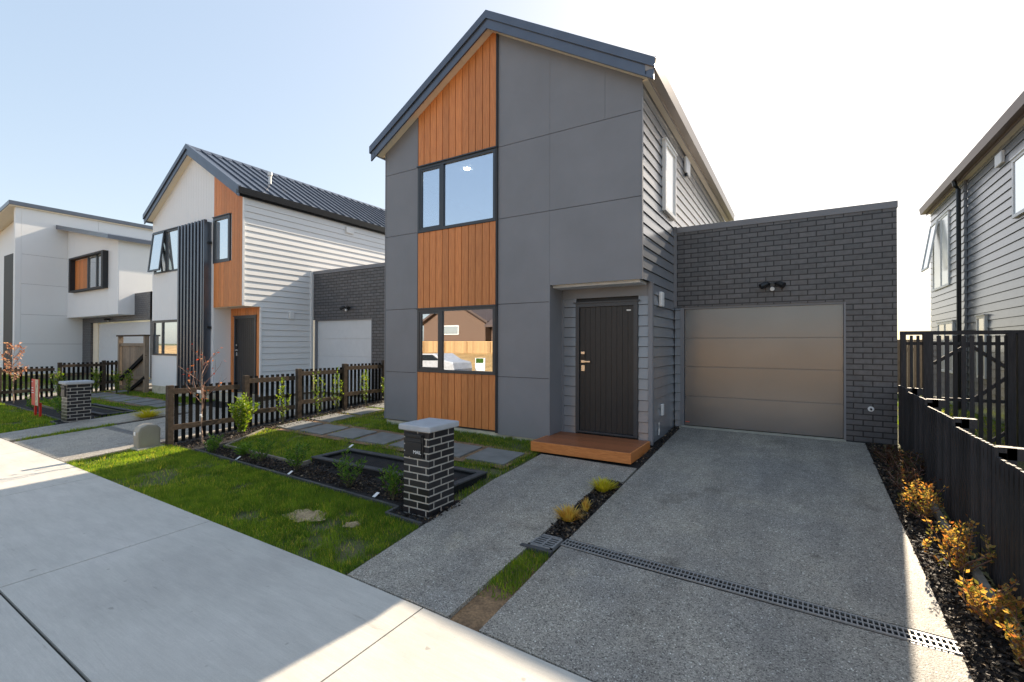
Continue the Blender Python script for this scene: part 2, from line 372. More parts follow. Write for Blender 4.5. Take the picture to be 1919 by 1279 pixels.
def lot_ground(dx, mat):
    def sh(n, x0, x1, *a, **k):
        f = lambda q: tuple(v+dx for v in q) if isinstance(q, tuple) else q+dx
        return sheet(n, f(x0), f(x1), *a, **k)
    sh('driveway', (-1.855, -1.86), .85, 2.615, 3.915, .012, mat, 4, 6, .1)
    sh('driveway', (-1.86, -1.82), .85, 4.085, 8.88, .012, mat, 4, 10, .1)
    sh('path', (-3.19, -3.36), (-2.13, -2.12), 2.615, 5.05, .012, mat, 2, 6, .1)
    sh('path', (-3.36, -3.33), (-2.12, -2.10), 5.05, 5.72, .012, mat, 2, 4, .1)
    sh('path', -3.33, -1.875, 5.724, 6.30, .012, mat, 3, 3, .1)
    sh('dark_gap_soil', -3.6, -1.82, 6.3, 9.0, -.01, 'mulch', 3, 3)
    sh('drain_channel_bed', -1.9, .86, 3.9, 4.1, -.022, 'black', 3, 2)  # black colour stands in for the shade deep in the channel
    sh('mulch_bed', -2.14, -1.84, 4.05, 5.73, -.01, 'mulch', 2, 5)
    sh('soil_strip', -2.14, -1.85, 2.6, 3.8, -.02, 'soil', 2, 5)
    sh('mulch_bed', (.84, .84), 1.24, 2.9, 9.05, -.008, 'mulch', 2, 8)
    sh('mulch_bed', -8.5, -3.34, 3.84, 4.28, -.005, 'mulch', 8, 2); sh('mulch_bed', -6.2, -3.5, 4.281, 4.50, -.005, 'mulch', 4, 1)
    sh('mulch_bed', -3.8, -3.2, 3.62, 4.3, .0, 'mulch', 3, 3)
    sh('mulch_bed', (-9.4, -9.4), (-8.4, -9.05), 3.9, 8.9, -.004, 'mulch', 3, 8)
    sh('soil_path_bed', -9.15, -3.5, 5.5, 6.4, -.002, 'soil', 12, 2)
    sh('soil_path_bed', -9.15, -8.2, 6.4, 9.5, -.002, 'soil', 3, 3)
lot_ground(0, 'agg'); lot_ground(-10.65, 'agg_light'); lot_ground(-21.3, 'agg_light')

def patch(cx, cy, r, seed):
    rr = random.Random(seed); n = 36; ph = rr.uniform(0, 6); vs = [(cx, cy, gz(cx, cy)+.006)]
    for i in range(n):
        a = 2*math.pi*i/n; q = r*(1+.16*math.sin(2*a+ph)+.10*math.sin(5*a+2*ph)+.06*math.sin(9*a)+rr.uniform(-.05, .05)); x = cx+math.cos(a)*q*1.3; y = cy+math.sin(a)*q; vs.append((x, y, gz(x, y)+.004))
    tag(fast('bare_soil_patch', np.array(vs), [(0, i+1, (i+1) % n+1) for i in range(n)], 'sand'), kind='structure')
patch(-4.57, 3.19, .17, 1); patch(-3.94, 3.28, .07, 2)
# ------------------------------------------------------------------ houses
SL = .603
def roof_planes(cx, apex): return [(SL, 1, apex+SL*cx), (-SL, 1, apex-SL*cx)]
def gable_roof(root, cx, apex, y0, y1, hw=2.665, ribs=True, rmat='metal_dark', oh=0.):
    """soffit plane apex at (cx, apex); slopes SL; overhang"""
    xo = hw+.2+oh; T = .21
    for s in (-1, 1):
        def P(d, up): return (cx+s*d, apex-SL*d+up)
        MB().prism([P(0, .10), P(xo, .10), P(xo, T), P(0, T)], y0+.02, y1).build('roof', rmat, root)
        MB().prism([P(0, 0), P(hw+.1+oh*.8, 0), P(hw+.1+oh*.8, .02), P(0, .02)], y0+.03, YF+.02).build('soffit', 'cream', root)
        b = MB(); b.prism([P(0, -.035), P(xo+.02, -.035), P(xo+.02, .13), P(0, .13)], y0, y0+.03)
        b.prism([P(0, .13), P(xo+.04, .13), P(xo+.04, T+.06), P(0, T+.06)], y0-.03, y0+.06)
        b.build('barge_board', rmat, root)
        if ribs:
            r = MB(); y = y0+.35
            while y < y1-.1:
                r.prism([P(.05, T), P(xo, T), P(xo, T+.045), P(.05, T+.045)], y, y+.022); y += .305
            r.build('roof_rib', rmat, root)
        # eave soffit, fascia, gutter
        ez = apex-SL*hw
        xa = cx+s*hw; MB().box(xa, xa+s*(.1+oh*.8), y0+.2, y1, ez-.05, ez-.03).build('eave_soffit', 'cream', root)
        gt = MB(); x1 = cx+s*(hw+.1+oh*.8); x2 = cx+s*(hw+.235+oh)
        gt.box(x1, x1+s*.012, y0+.0, y1, ez-.07, ez+.14)
        gt.box(x1, x2, y0, y1, ez-.02, ez-.005)
        gt.prism([(x2-s*.012, ez-.005), (x2+s*.01, ez+.15), (x2+s*.022, ez+.15), (x2, ez-.02)], y0, y1)
        gt.box(x1, x2, y0-.004, y0, ez-.02, ez+.12)
        gt.build('gutter', ('gutter' if cx > -6 else 'black') if s > 0 else rmat, root)
    MB().prism([(cx-.16, apex-SL*.16+T+.01), (cx, apex+T+.05), (cx+.16, apex-SL*.16+T+.01), (cx, apex+T)], y0-.02, y1).build('ridge_cap', rmat, root)

def siding_x(root, X, y0, y1, z0, z1, mat, face=1, pitch=.17, planes=None, name='weatherboard_wall'):
    """lapped boards on a wall at x=X facing +x (face=1) or -x"""
    m = MB(); n = int(math.ceil((z1-z0)/pitch))
    for k in range(n):
        za = z0+k*pitch; zb = min(za+pitch-.009, z1)
        o = .030*face; i = .012*face
        m.add([(X+o, y0, za), (X+o, y1, za), (X+i, y1, zb), (X+i, y0, zb), (X-.03*face, y0, za), (X-.03*face, y1, za), (X-.03*face, y1, zb), (X-.03*face, y0, zb)],
              [(0,1,2,3),(0,4,5,1),(3,2,6,7),(0,3,7,4),(1,5,6,2),(4,7,6,5)])
    MB().box(X-.045*face, X+.002*face, y0+.002, y1-.002, z0+.002, z1-.002).build('wall_backing', 'slate_dark' if mat == 'slate_board' else 'lap_shade_grey', root)  # darker backing in the board slots stands in for lap shadow
    return m.build(name, mat, root)
def siding_y(root, Y, x0, x1, z0, z1, mat, pitch=.17, name='weatherboard_wall'):
    m = MB(); n = int(math.ceil((z1-z0)/pitch))
    for k in range(n):
        za = z0+k*pitch; zb = min(za+pitch-.009, z1)
        m.add([(x0, Y-.030, za), (x1, Y-.030, za), (x1, Y-.012, zb), (x0, Y-.012, zb), (x0, Y+.03, za), (x1, Y+.03, za), (x1, Y+.03, zb), (x0, Y+.03, zb)],
              [(0,1,2,3),(0,4,5,1),(3,2,6,7),(0,3,7,4),(1,5,6,2),(4,7,6,5)])
    MB().box(x0+.002, x1-.002, Y, Y+.035, z0+.002, z1-.002).build('wall_backing', 'slate_dark', root)  # dark colour behind the slots paints each board's shadow line
    return m.build(name, mat, root)
def window_y(root, x0, x1, z0, z1, Y, mull=None, fr=.055, fmat='frame', pane='pane', depth=.09, sash=True, label=None):
    """window in a plane y=Y, facing -y. mull: x of the mullion, left light opening sash"""
    m = MB(); y0, y1 = Y-.02, Y+depth
    m.box(x0, x0+fr, y0, y1, z0, z1); m.box(x1-fr, x1, y0, y1, z0, z1)
    m.box(x0+fr, x1-fr, y0, y1, z0, z0+fr); m.box(x0+fr, x1-fr, y0, y1, z1-fr, z1)
    if mull: m.box(mull-fr*.6, mull+fr*.6, y0+.001, y1-.001, z0+fr, z1-fr)
    m.box(x0-.01, x1+.03, Y-.045, Y-.02, z1-.004, z1+.018)
    w_ = m.build('window', fmat, root)
    if label: w_['label'] = label
    lights = [(x0+fr, (mull-fr*.6) if mull else x1-fr)]+([(mull+fr*.6, x1-fr)] if mull else [])
    for i, (a, b) in enumerate(lights):
        if sash and i == 0:
            s = MB(); q = .04
            s.box(a+.004, a+q, Y-.012, Y+.03, z0+fr+.004, z1-fr-.004); s.box(b-q, b-.004, Y-.012, Y+.03, z0+fr+.004, z1-fr-.004)
            s.box(a+q, b-q, Y-.012, Y+.03, z0+fr+.004, z0+fr+q); s.box(a+q, b-q, Y-.012, Y+.03, z1-fr-q, z1-fr-.004)
            s.build('sash', fmat, w_); a += q; b -= q; zz0, zz1 = z0+fr+q, z1-fr-q
        else: zz0, zz1 = z0+fr, z1-fr
        MB().box(a, b, Y+.012, Y+.018, zz0, zz1).build('pane', pane, w_)
    return w_
def window_x(root, y0, y1, z0, z1, X, face, fmat='white_trim', pane='pane_opaque', fr=.05, mull=None, proud=.05):
    m = MB(); a, b = X, X+face*proud
    m.box(a, b, y0, y0+fr, z0, z1); m.box(a, b, y1-fr, y1, z0, z1); m.box(a, b, y0+fr, y1-fr, z0, z0+fr); m.box(a, b, y0+fr, y1-fr, z1-fr, z1)
    if mull: m.box(a, b-face*.002, mull-fr*.5, mull+fr*.5, z0+fr, z1-fr)
    m.box(a, b+face*.02, y0-.02, y1+.02, z1-.003, z1+.02)
    w_ = m.build('window', fmat, root)
    ls = [(y0+fr, mull-fr*.5), (mull+fr*.5, y1-fr)] if mull else [(y0+fr, y1-fr)]
    for c, d in ls: MB().box(a+face*.028, a+face*.034, c, d, z0+fr, z1-fr).build('pane', pane, w_)
    return w_
def door_y(root, x0, x1, z0, z1, Y, hx):
    m = MB(); fr = .065
    m.box(x0, x0+fr, Y-.05, Y+.03, z0, z1); m.box(x1-fr, x1, Y-.05, Y+.03, z0, z1); m.box(x0+fr, x1-fr, Y-.05, Y+.03, z1-fr, z1); m.box(x0+fr, x1-fr, Y-.045, Y+.03, z0, z0+.03)
    m.box(x0-.03, x1+.04, Y-.07, Y-.05, z1-.002, z1+.02)
    m.build('door_frame', 'frame', root)
    d = MB(); a, b = x0+fr+.004, x1-fr-.004; n = 10; wd = (b-a)/n
    for i in range(n):
        ww = .006 if 0 < i < n-1 else .004
        d.box(a+i*wd+ww/2, a+(i+1)*wd-ww/2, Y-.02, Y+.02, z0+.035, z1-fr-.004)
    d.box(a+.01, b-.01, Y-.012, Y+.015, z0+.04, z1-fr-.01)
    do = d.build('door', 'door', root)
    h = MB(); hz = z0+(z1-z0)*.545
    h.box(hx-.03, hx+.03, Y-.045, Y-.02, hz-.02, hz+.02); h.bar((hx-.01, Y-.07, hz), (hx+.14, Y-.07, hz), .02, .022); h.box(hx-.01, hx+.01, Y-.07, Y-.04, hz-.01, hz+.01)
    h.box(hx-.03, hx+.03, Y-.035, Y-.02, hz-.16, hz-.065)
    h.build('handle', 'steel', do)
    MB().box(hx-.032, hx+.032, Y-.04, Y-.02, hz+.05, hz+.17).build('keypad', 'black', do)
    MB().box(hx-.03, hx+.03, Y-.043, Y-.0405, hz+.125, hz+.165).build('lock_plate', 'steel', do)
    return do
def garage_door(root, x0, x1, z0, z1, Y, mat, bot=None):
    m = MB(); n = 4; h = (z1-z0)/n
    for i in range(n): m.box(x0, x1, Y, Y+.04, z0+i*h+(.004 if i else 0), z0+(i+1)*h-.004)
    m.box(x0+.01, x1-.01, Y+.012, Y+.03, z0+.01, z1-.01)
    gd = m.build('garage_door', mat, root, bevel=.004)
    return gd
def floodlight(root, x, y, z):
    m = MB(); m.box(x-.045, x+.045, y-.03, y, z-.02, z+.06)
    f = m.build('floodlight', 'black', root, bevel=.01)
    for s in (-1, 1):
        MB().tube([(x+s*.04, y-.05, z+.04), (x+s*.09, y-.08, z+.03), (x+s*.17, y-.12, z-.01)], [.02, .045, .05], 10).build('lamp_head', 'black', f)
    MB().tube([(x, y-.03, z-.04), (x, y-.075, z-.055)], [.03, .034], 10).build('sensor', 'white_trim', f)
    return f

def clad_boards(root, x0, x1, z0, z1, Y, mat, planes, holes=(), n=12, name='timber_cladding', gap=.013, th=.024):
    m = MB(); wd = (x1-x0)/n
    for i in range(n):
        a, b = x0+i*wd+gap/2, x0+(i+1)*wd-gap/2
        segs = [(z0, z1)]
        for (hx0, hx1, hz0, hz1) in holes:
            if b > hx0+.01 and a < hx1-.01:
                ns = []
                for (s0, s1) in segs:
                    if s0 < hz0: ns.append((s0, min(s1, hz0)))
                    if s1 > hz1: ns.append((max(s0, hz1), s1))
                segs = ns
        for s0, s1 in segs:
            p = clip([(a, s0), (b, s0), (b, s1), (a, s1)], planes)
            if p: m.prism(p, Y-th, Y)
    return m.build(name, mat, root)

# ---------------- house 1 (main, dark)
CX, AP, HW = -4.637, 7.06, 2.665
XL, XR = CX-HW, CX+HW
PL = roof_planes(CX, AP)
h1 = thing('house', 'dark slate two storey house with orange cedar strip and brick garage, nearest one', 'house', (CX, 8, 0))
YF = 6.9
def panels(root, rects, Y, mat, planes, th=.02, gap=.007, name='wall_panel'):
    for (a, b, c, d) in rects:
        q = .0015
        p = clip([(a+q, c+gap/2), (b-q, c+gap/2), (b-q, d-gap/2), (a+q, d-gap/2)], planes)
        if p: MB().prism(p, Y, Y+th).build(name, mat, root)
zs = [-.04, .93, 2.215, 3.715, 4.985, 7.5]
rects = [(XL, -6.41, zs[i], zs[i+1]) for i in range(5)]
rects += [(-4.52, -3.5, -.09, .93), (-4.52, -3.5, .93, 2.215), (-4.52, -3.5, 2.215, 3.715), (-4.52, -3.5, 3.715, 4.985), (-4.52, -3.5, 4.985, 7.5)]
rects += [(-3.5, XR, 2.48, 3.715), (-3.5, XR, 3.715, 4.985), (-3.5, -2.55, 4.985, 7.5), (-2.55, XR, 4.985, 7.5)]
panels(h1, rects, YF, 'slate', PL, gap=.009)
bk = MB()
for (a, b, c, d) in ((XL+.01, -6.4, -.03, 7.5), (-4.55, -3.51, -.05, 7.5), (-3.52, XR-.01, 2.5, 7.5), (-6.41, -4.53, -.05, .95), (-6.41, -4.53, 2.24, 3.69), (-6.41, -4.53, 5.0, 7.5)):
    p = clip([(a, c), (b, c), (b, d), (a, d)], PL)
    if p: bk.prism(p, YF+.0205, YF+.1)
bk.build('wall_backing', 'slate_dark', h1)
WIN = [(-6.41, -4.545, .95, 2.20), (-6.41, -4.545, 3.69, 4.99)]
for (za, zb) in ((-.02, .95), (2.20, 3.69), (4.99, 7.5)): clad_boards(h1, -6.40, -4.545, za, zb, YF+.02, 'cedar', PL, (), 12)
MB().box(-4.55, -4.515, YF-.03, YF+.02, -.06, AP+SL*(-.1)).build('trim', 'slate_dark', h1)
MB().box(-6.425, -6.402, YF-.012, YF+.02, -.04, 5.98).build('trim', 'slate', h1)
for X in (XL-.004, XR-.016): MB().box(X, X+.02, YF-.008, YF+.04, -.04 if X < -5 else 2.48, 5.42).build('corner_trim', 'slate', h1)
window_y(h1, -6.395, -4.56, .955, 2.195, YF, -5.80)
window_y(h1, -6.395, -4.56, 3.695, 4.985, YF, -5.78)
MB().box(XL+.03, -3.5, YF+.03, YF+.2, -.3, -.06).build('footing', 'footing', h1)
# recess
MB().box(-3.515, -3.495, YF+.001, 7.39, -.07, 2.48).build('reveal_panel', 'slate', h1)
MB().box(-3.495, XR-.002, YF+.02, 7.39, 2.49, 2.505).build('porch_soffit', 'cream', h1)
MB().tube([(-2.78, 7.17, 2.492), (-2.78, 7.17, 2.484)], [.05, .05], 16).build('downlight', 'lamp', h1)
siding_y(h1, 7.4, -3.495, -3.24, -.06, 2.30, 'slate_board'); siding_y(h1, 7.4, -2.17, XR-.045, -.06, 2.30, 'slate_board')
MB().box(-3.495, XR-.045, 7.375, 7.39, 2.29, 2.49).build('door_header', 'slate', h1)
MB().box(-3.495, XR, 7.43, 7.5, -.1, 2.5).build('wall_backing', 'slate_dark', h1)
MB().box(XR-.04, XR+.028, 7.365, 7.43, -.07, 2.49).build('corner_trim', 'slate', h1)
MB().box(-3.495, -3.46, 7.355, 7.39, -.06, 2.29).build('corner_trim', 'slate', h1)
dd = door_y(h1, -3.235, -2.175, .02, 2.205, 7.40, -3.105)
MB().box(-2.36, -2.29, 7.375, 7.3795, 2.055, 2.075).build('door_label', 'white_trim', dd)
# right side wall
siding_x(h1, XR-.03, 7.43, 9.0, -.06, 2.49, 'slate_board')
siding_x(h1, XR-.03, YF+.04, 16.2, 2.49, 5.43, 'slate_board')
siding_x(h1, XR-.03, 9.0, 9.03, -.06, 2.49, 'slate_board')
MB().box(XL, XL+.05, YF+.1, 16, -.1, 5.4).build('side_wall', 'slate', h1)
MB().box(XL+.05, XR-.07, 15.9, 16, -.1, 5.4).build('rear_wall', 'slate', h1)
sw = window_x(h1, 8.12, 8.93, 3.80, 5.0, XR-.01, 1, 'white_trim', 'pane_white', .055, None, .06)
MB().box(XR, XR+.05, 9.85, 10.25, 5.0, 5.32).build('vent_cover', 'white_trim', h1, bevel=.015)
MB().tube([(XR+.02, 9.95, 5.0), (XR+.03, 9.95, 4.93)], .03, 8).build('vent_pipe', 'black', h1)
MB().box(XR-.006, XR+.055, 7.86, 8.02, 2.14, 2.39).build('intercom', 'white_trim', h1, bevel=.02)
MB().box(XR-.006, XR+.03, 8.0, 8.10, .31, .50).build('power_outlet', 'white_trim', h1, bevel=.008)
MB().tube([(XR+.015, 7.81, .22), (XR+.02, 7.80, .1), (XR+.01, 7.81, .02)], .012, 6).build('conduit', 'white_trim', h1)
MB().box(XR-.06, XR-.02, 7.5, 16, 5.38, 5.44).build('eave_trim', 'cream', h1)
# interior
MB().box(XL+.05, XR-.07, YF+.12, 12, 2.45, 2.6).build('floor_slab', 'room', h1)
MB().box(XL+.05, XR-.07, YF+.12, 12, 5.05, 5.08).build('ceiling', 'room', h1)
MB().box(XL+.05, XR-.07, 10.5, 10.6, -.1, 5.05).build('inner_wall', 'room', h1)
MB().box(XL+.05, -3.52, YF+.12, 12, -.1, -.02).build('floor_slab', 'deck', h1)
MB().tube([(-5.69, 7.55, 5.049), (-5.69, 7.55, 5.035)], [.06, .06], 16).build('downlight', 'lamp', h1)
gable_roof(h1, CX, AP, 6.70, 16.2)
# garage
def garage(root, dx, dmat, wall='brick', light=True, dz=0):
    y = 9.0
    m = MB()
    m.box(.62+dx, 1.255+dx, y, y+.2, -.1, 3.58); m.box(-1.93+dx, .62+dx, y, y+.2, 2.20, 3.58)
    m.box(1.055+dx, 1.255+dx, y+.2, 15.3, -.1, 3.58); m.box(-1.9+dx, 1.255+dx, 15.3, 15.49, -.1, 3.58)
    m.build('brick_wall', wall, root)
    MB().box(-1.94+dx, 1.265+dx, y-.015, 15.5, 3.58, 3.68).build('parapet_cap', 'slate', root)
    j = MB(); j.box(-1.865+dx, -1.805+dx, y-.005, y+.12, 0, 2.19); j.box(.60+dx, .625+dx, y-.005, y+.12, 0, 2.19); j.box(-1.865+dx, .625+dx, y+.02, y+.1, 2.165, 2.2)
    j.build('door_jamb', 'slate', root)
    gd = garage_door(root, -1.80+dx, .60+dx, .02, 2.17, y+.06, dmat)
    if light: floodlight(root, -.38+dx, y, 2.50)
    return gd
gd = garage(h1, 0, 'garage_door')
MB().box(-1.79, -1.72, 9.0575, 9.0595, .075, .09).build('door_label', 'red', gd)
siding_y(h1, 9.02, -1.965, -1.866, -.06, 2.19, 'slate_board')
MB().box(-1.99, -1.93, 8.985, 9.0, 2.2, 3.7).build('corner_trim', 'slate', h1)
MB().box(-1.86, .62, 8.86, 9.05, -.1, .012).build('threshold', 'footing', h1)
MB().box(.64, 1.25, 8.96, 9.0, -.2, -.07).build('footing', 'black', h1)
t = MB(); t.tube([(.935, 9.0, .52), (.935, 8.985, .52)], .04, 16); vt = t.build('wall_vent', 'white_trim', h1)
MB().tube([(.935, 8.985, .52), (.935, 8.94, .515)], [.015, .012], 8).build('tap', 'black', vt)

# ---------------- house 2 (white)
DX = -10.65
OFF[2] = .04
c2 = CX+DX; PL2 = roof_planes(c2, AP)
h2 = thing('house', 'white two storey gabled house with cedar corner and black slatted screen', 'house', (c2, 8, 0))
x2l, x2r = c2-HW, c2+HW
m = MB()
H2W = [(-17.82, -16.1, 3.72, 5.04), (-17.82, -16.1, 1.08, 2.2)]
def vboards(root, x0, x1, z0, z1, Y, mat, planes, holes, pitch=.15):
    return clad_boards(root, x0, x1, z0, z1, Y, mat, planes, holes, max(1, round((x1-x0)/pitch)), 'wall_panel', .004, .02)
vboards(h2, x2l, -14.12, .1, 7.5, YF+.02, 'white', PL2, H2W)
clad_boards(h2, -14.12, x2r-.03, 2.5, 7.5, YF+.02, 'cedar', PL2, [(-14.12, -13.25, 3.75, 5.05)], 11, gap=.008)
b = MB()
for (a, bb, c, d) in ((x2l+.01, -14.13, .02, 7.4), (-14.13, x2r-.02, 2.52, 7.4)):
    p = clip([(a, c), (bb, c), (bb, d), (a, d)], PL2); b.prism(p, YF+.03, YF+.1)
b.build('wall_backing', 'white', h2)
MB().box(x2l+.02, -14.12, YF+.01, YF+.1, -.3, .1).build('footing', 'footing', h2)
MB().box(x2r-.035, x2r+.01, YF-.005, YF+.04, 2.5, 5.42).build('corner_trim', 'white_trim', h2)
w_ = window_y(h2, -17.82, -16.1, 3.72, 5.04, YF+.0, None, sash=False, pane='pane_opaque', label='upper window with its left sash pushed open')
# open awning sash
sa = MB(); p0 = (-17.78, YF-.03, 5.0)
def awn(mb, x0, x1, z0, z1, tilt, t=.04, y=YF-.03, fr=.05):
    c, s = math.cos(tilt), math.sin(tilt)
    def T(x, d, n): return (x, y-s*d-c*n, z1-c*d+s*n)
    H = z1-z0
    def bx(xa, xb, da, db): mb.add([T(xa, da, 0), T(xb, da, 0), T(xb, db, 0), T(xa, db, 0), T(xa, da, t), T(xb, da, t), T(xb, db, t), T(xa, db, t)], [(0,1,2,3),(7,6,5,4),(0,4,5,1),(1,5,6,2),(2,6,7,3),(3,7,4,0)])
    bx(x0, x0+fr, 0, H); bx(x1-fr, x1, 0, H); bx(x0+fr, x1-fr, 0, fr); bx(x0+fr, x1-fr, H-fr, H)
    g_ = MB(); g_.add([T(x0+fr, fr, .02), T(x1-fr, fr, .02), T(x1-fr, H-fr, .02), T(x0+fr, H-fr, .02)], [(0,1,2,3)]); return g_
gg = awn(sa, -17.80, -17.0, 3.76, 5.02, R(6)); sh_ = sa.build('open_sash', 'frame', w_); gg.build('pane', 'pane_opaque', sh_)
MB().box(-17.0, -16.94, YF-.03, YF+.03, 3.77, 5.0).build('mullion', 'frame', w_)
window_y(h2, -17.82, -16.1, 1.08, 2.2, YF, -17.2, sash=False, pane='pane_opaque')
window_y(h2, -14.14, -13.27, 3.74, 5.03, YF, None, sash=False, pane='pane_opaque', fr=.09, depth=.03)
# slatted screen
scn = MB(); scn.box(-15.79, -14.25, 6.78, YF-.002, .12, 4.93); sc_ = scn.build('slatted_screen', 'metal_dark', h2)
f = MB()
for i in range(8): f.box(-15.79+i*.193, -15.79+i*.193+.08, 6.70, 6.78, .12, 4.98)
f.box(-14.30, -14.25, 6.70, 6.78, .12, 4.98); f.build('fins', 'metal_dark', sc_)
for z in (1.9, 4.3): MB().box(-14.25, -14.19, 6.8, 6.88, z, z+.07).build('bracket', 'black', sc_)
# entry recess
MB().box(-14.14, -14.12, YF+.001, 7.39, .06, 2.5).build('reveal_panel', 'white', h2)
MB().box(-14.12, x2r, YF+.02, 7.4, 2.49, 2.5).build('porch_soffit', 'cream', h2)
clad_boards(h2, -14.12, -13.9, .05, 2.49, 7.4, 'cedar', [], (), 2); clad_boards(h2, -12.8, x2r-.03, .05, 2.49, 7.4, 'cedar', [], (), 1)
clad_boards(h2, -13.9, -12.8, 2.27, 2.49, 7.4, 'cedar', [], (), 8)
MB().box(-14.12, x2r-.04, 7.42, 7.5, .05, 2.5).build('wall_backing', 'slate_dark', h2)
door_y(h2, -13.9, -12.8, .08, 2.26, 7.4, -13.78)
MB().box(-14.12, x2r-.1, 6.95, 7.38, -.2, .05).build('doorstep', 'footing', h2)
siding_x(h2, x2r-.03, 7.42, 9.0, .0, 2.49, 'white_board'); siding_x(h2, x2r-.03, YF+.04, 16.2, 2.49, 5.43, 'white_board')
MB().box(x2r-.03, x2r+.02, 7.37, 7.42, 0, 2.5).build('corner_trim', 'white_trim', h2)
MB().box(x2r-.01, x2r+.04, 8.93, 9.0, .0, 3.7).build('corner_trim', 'white_trim', h2)
MB().box(x2r, x2r+.05, 10.2, 10.5, 5.12, 5.32).build('vent_cover', 'white_trim', h2, bevel=.01)
MB().box(x2r, x2r+.05, 8.22, 8.36, 2.2, 2.42).build('meter_box', 'white_trim', h2, bevel=.01)
MB().box(x2l, x2l+.04, YF+.1, 16, -.1, 5.4).build('side_wall', 'white', h2)
MB().box(x2l+.1, -14.2, YF+.3, YF+.35, .1, 5.0).build('inner_wall', 'room', h2)
garage(h2, DX, 'garage_white')
gable_roof(h2, c2, AP, 6.70, 16.2, oh=-.1)
vp_ = MB(); vp_.tube([(c2+1.55, 8.3, 6.1), (c2+1.55, 8.3, 6.62)], .045, 8); vp_.tube([(c2+1.55, 8.3, 6.6), (c2+1.55, 8.3, 6.7)], .07, 8); vp_.build('vent_pipe', 'white_trim', h2)
OFF[2] = 0

# ---------------- house 3 (white, far left)
X3 = -31.27
h3 = thing('house', 'white panelled house with flat bay window at the left edge of the street', 'house', (X3-3, 8, 0))
zr = [0, 1.45, 2.9, 4.35, 5.75, 7.95]
m = MB()
for i in range(5):
    for (ya, yb) in ((6.75, 9.6), (9.6, 13), (13, 17)): m.box(X3-.03, X3, ya+.004, yb-.004, zr[i]+.006, zr[i+1]-.006)
m.build('side_wall', 'white', h3); MB().box(X3-.1, X3-.031, 6.8, 17, 0, 7.9).build('wall_backing', 'slate_board', h3)
MB().box(X3-.25, X3+.0, 6.55, 6.75, 0, 7.93).build('wing_wall', 'white', h3)
roofp = [(-.36, 1, 8.05-.36*X3*1.0)]
p3 = [( -.36, 1, 7.95+.36*(-X3)*1.0*1.0)]
# sloping front wall (falls to the left)
def zf(x): return 7.90+.115*(x-X3)
MB().prism([(X3-.3, 0), (X3-.3, zf(X3-.3)), (X3-9, zf(X3-9)), (X3-9, 0)], 6.97, 7.07).build('front_wall', 'white', h3)
MB().box(X3-3.55, X3-1.35, 6.90, 6.97, 0, 6.0).build('dark_panel', 'slate_dark', h3)
MB().prism([(X3+.16, 7.98), (X3+.16, 8.16), (X3-9, zf(X3-9)+.3), (X3-9, zf(X3-9)+.08)], 6.3, 17).build('roof', 'metal_dark', h3)
MB().prism([(X3+.12, 7.93), (X3+.12, 7.97), (X3-9, zf(X3-9)+.07), (X3-9, zf(X3-9)+.0)], 6.33, 17).build('soffit', 'cream', h3)
XB = -25.14
m = MB(); wb = (-30.35, -26.25, 4.0, 5.66)
for (a, bb, c, d) in ((X3+.01, wb[0], 2.8, 6.3), (wb[0], wb[1], 2.8, wb[2]), (wb[0], wb[1], wb[3], 6.4), (wb[1], XB, 2.8, 6.3)):
    zt = lambda x: 7.15+(x-X3)*(6.0-7.15)/(XB-X3)
    m.prism([(a+.003, c+.003), (bb-.003, c+.003), (bb-.003, (d-.003) if d < 5 else zt(bb)), (a+.003, (d-.003) if d < 5 else zt(a))], 8.4, 8.43)
m.box(XB-.03, XB, 8.43, 15, 2.8, 6.0)
m.box(X3+.01, XB-.03, 8.43, 12, 2.8, 2.82)
bay = m.build('bay_wall', 'white', h3)
bm = MB()
for (a, bb, c, d) in ((wb[0]-.05, wb[0]+.15, wb[2], wb[3]), (wb[1]-.15, wb[1]+.05, wb[2], wb[3]), (wb[0]+.15, wb[1]-.15, wb[2], wb[2]+.08), (wb[0]+.15, wb[1]-.15, wb[3]-.08, wb[3])): bm.box(a, bb, 8.2, 8.42, c, d)
bw = bm.build('window', 'slate_dark', h3, bevel=0)
clad_boards(bw, -30.3, -28.6, wb[2]+.1, wb[3]-.1, 8.42, 'cedar', [], (), 11, 'shutter')
MB().box(-28.5, -26.45, 8.40, 8.42, wb[2]+.1, wb[3]-.1).build('pane', 'pane_opaque', bw)
MB().box(-28.55, -28.4, 8.36, 8.40, wb[2]+.09, wb[3]-.09).build('sash', 'frame', bw); MB().box(-27.5, -27.38, 8.36, 8.4, wb[2]+.09, wb[3]-.09).build('sash', 'frame', bw)
MB().prism([(X3+.02, 7.17), (XB+.25, 5.97), (XB+.25, 6.15), (X3+.02, 7.37)], 7.95, 15).build('bay_roof', 'metal_dark', h3)
m = MB(); m.box(X3, -30.2, 9.0, 9.2, 0, 3.75); m.box(-30.2, -23.4, 9.0, 9.2, 2.55, 3.75); m.box(-23.6, -21, 9, 9.2, 0, 3.75); m.build('brick_wall', 'brick', h3)
MB().box(-30.2, -29.6, 9.1, 9.2, 0, 2.55).build('door_jamb', 'cream', h3)
garage_door(h3, -29.6, -23.6, 0.02, 2.5, 9.15, 'garage_white')
floodlight(h3, -27.9, 9.0, 2.66)

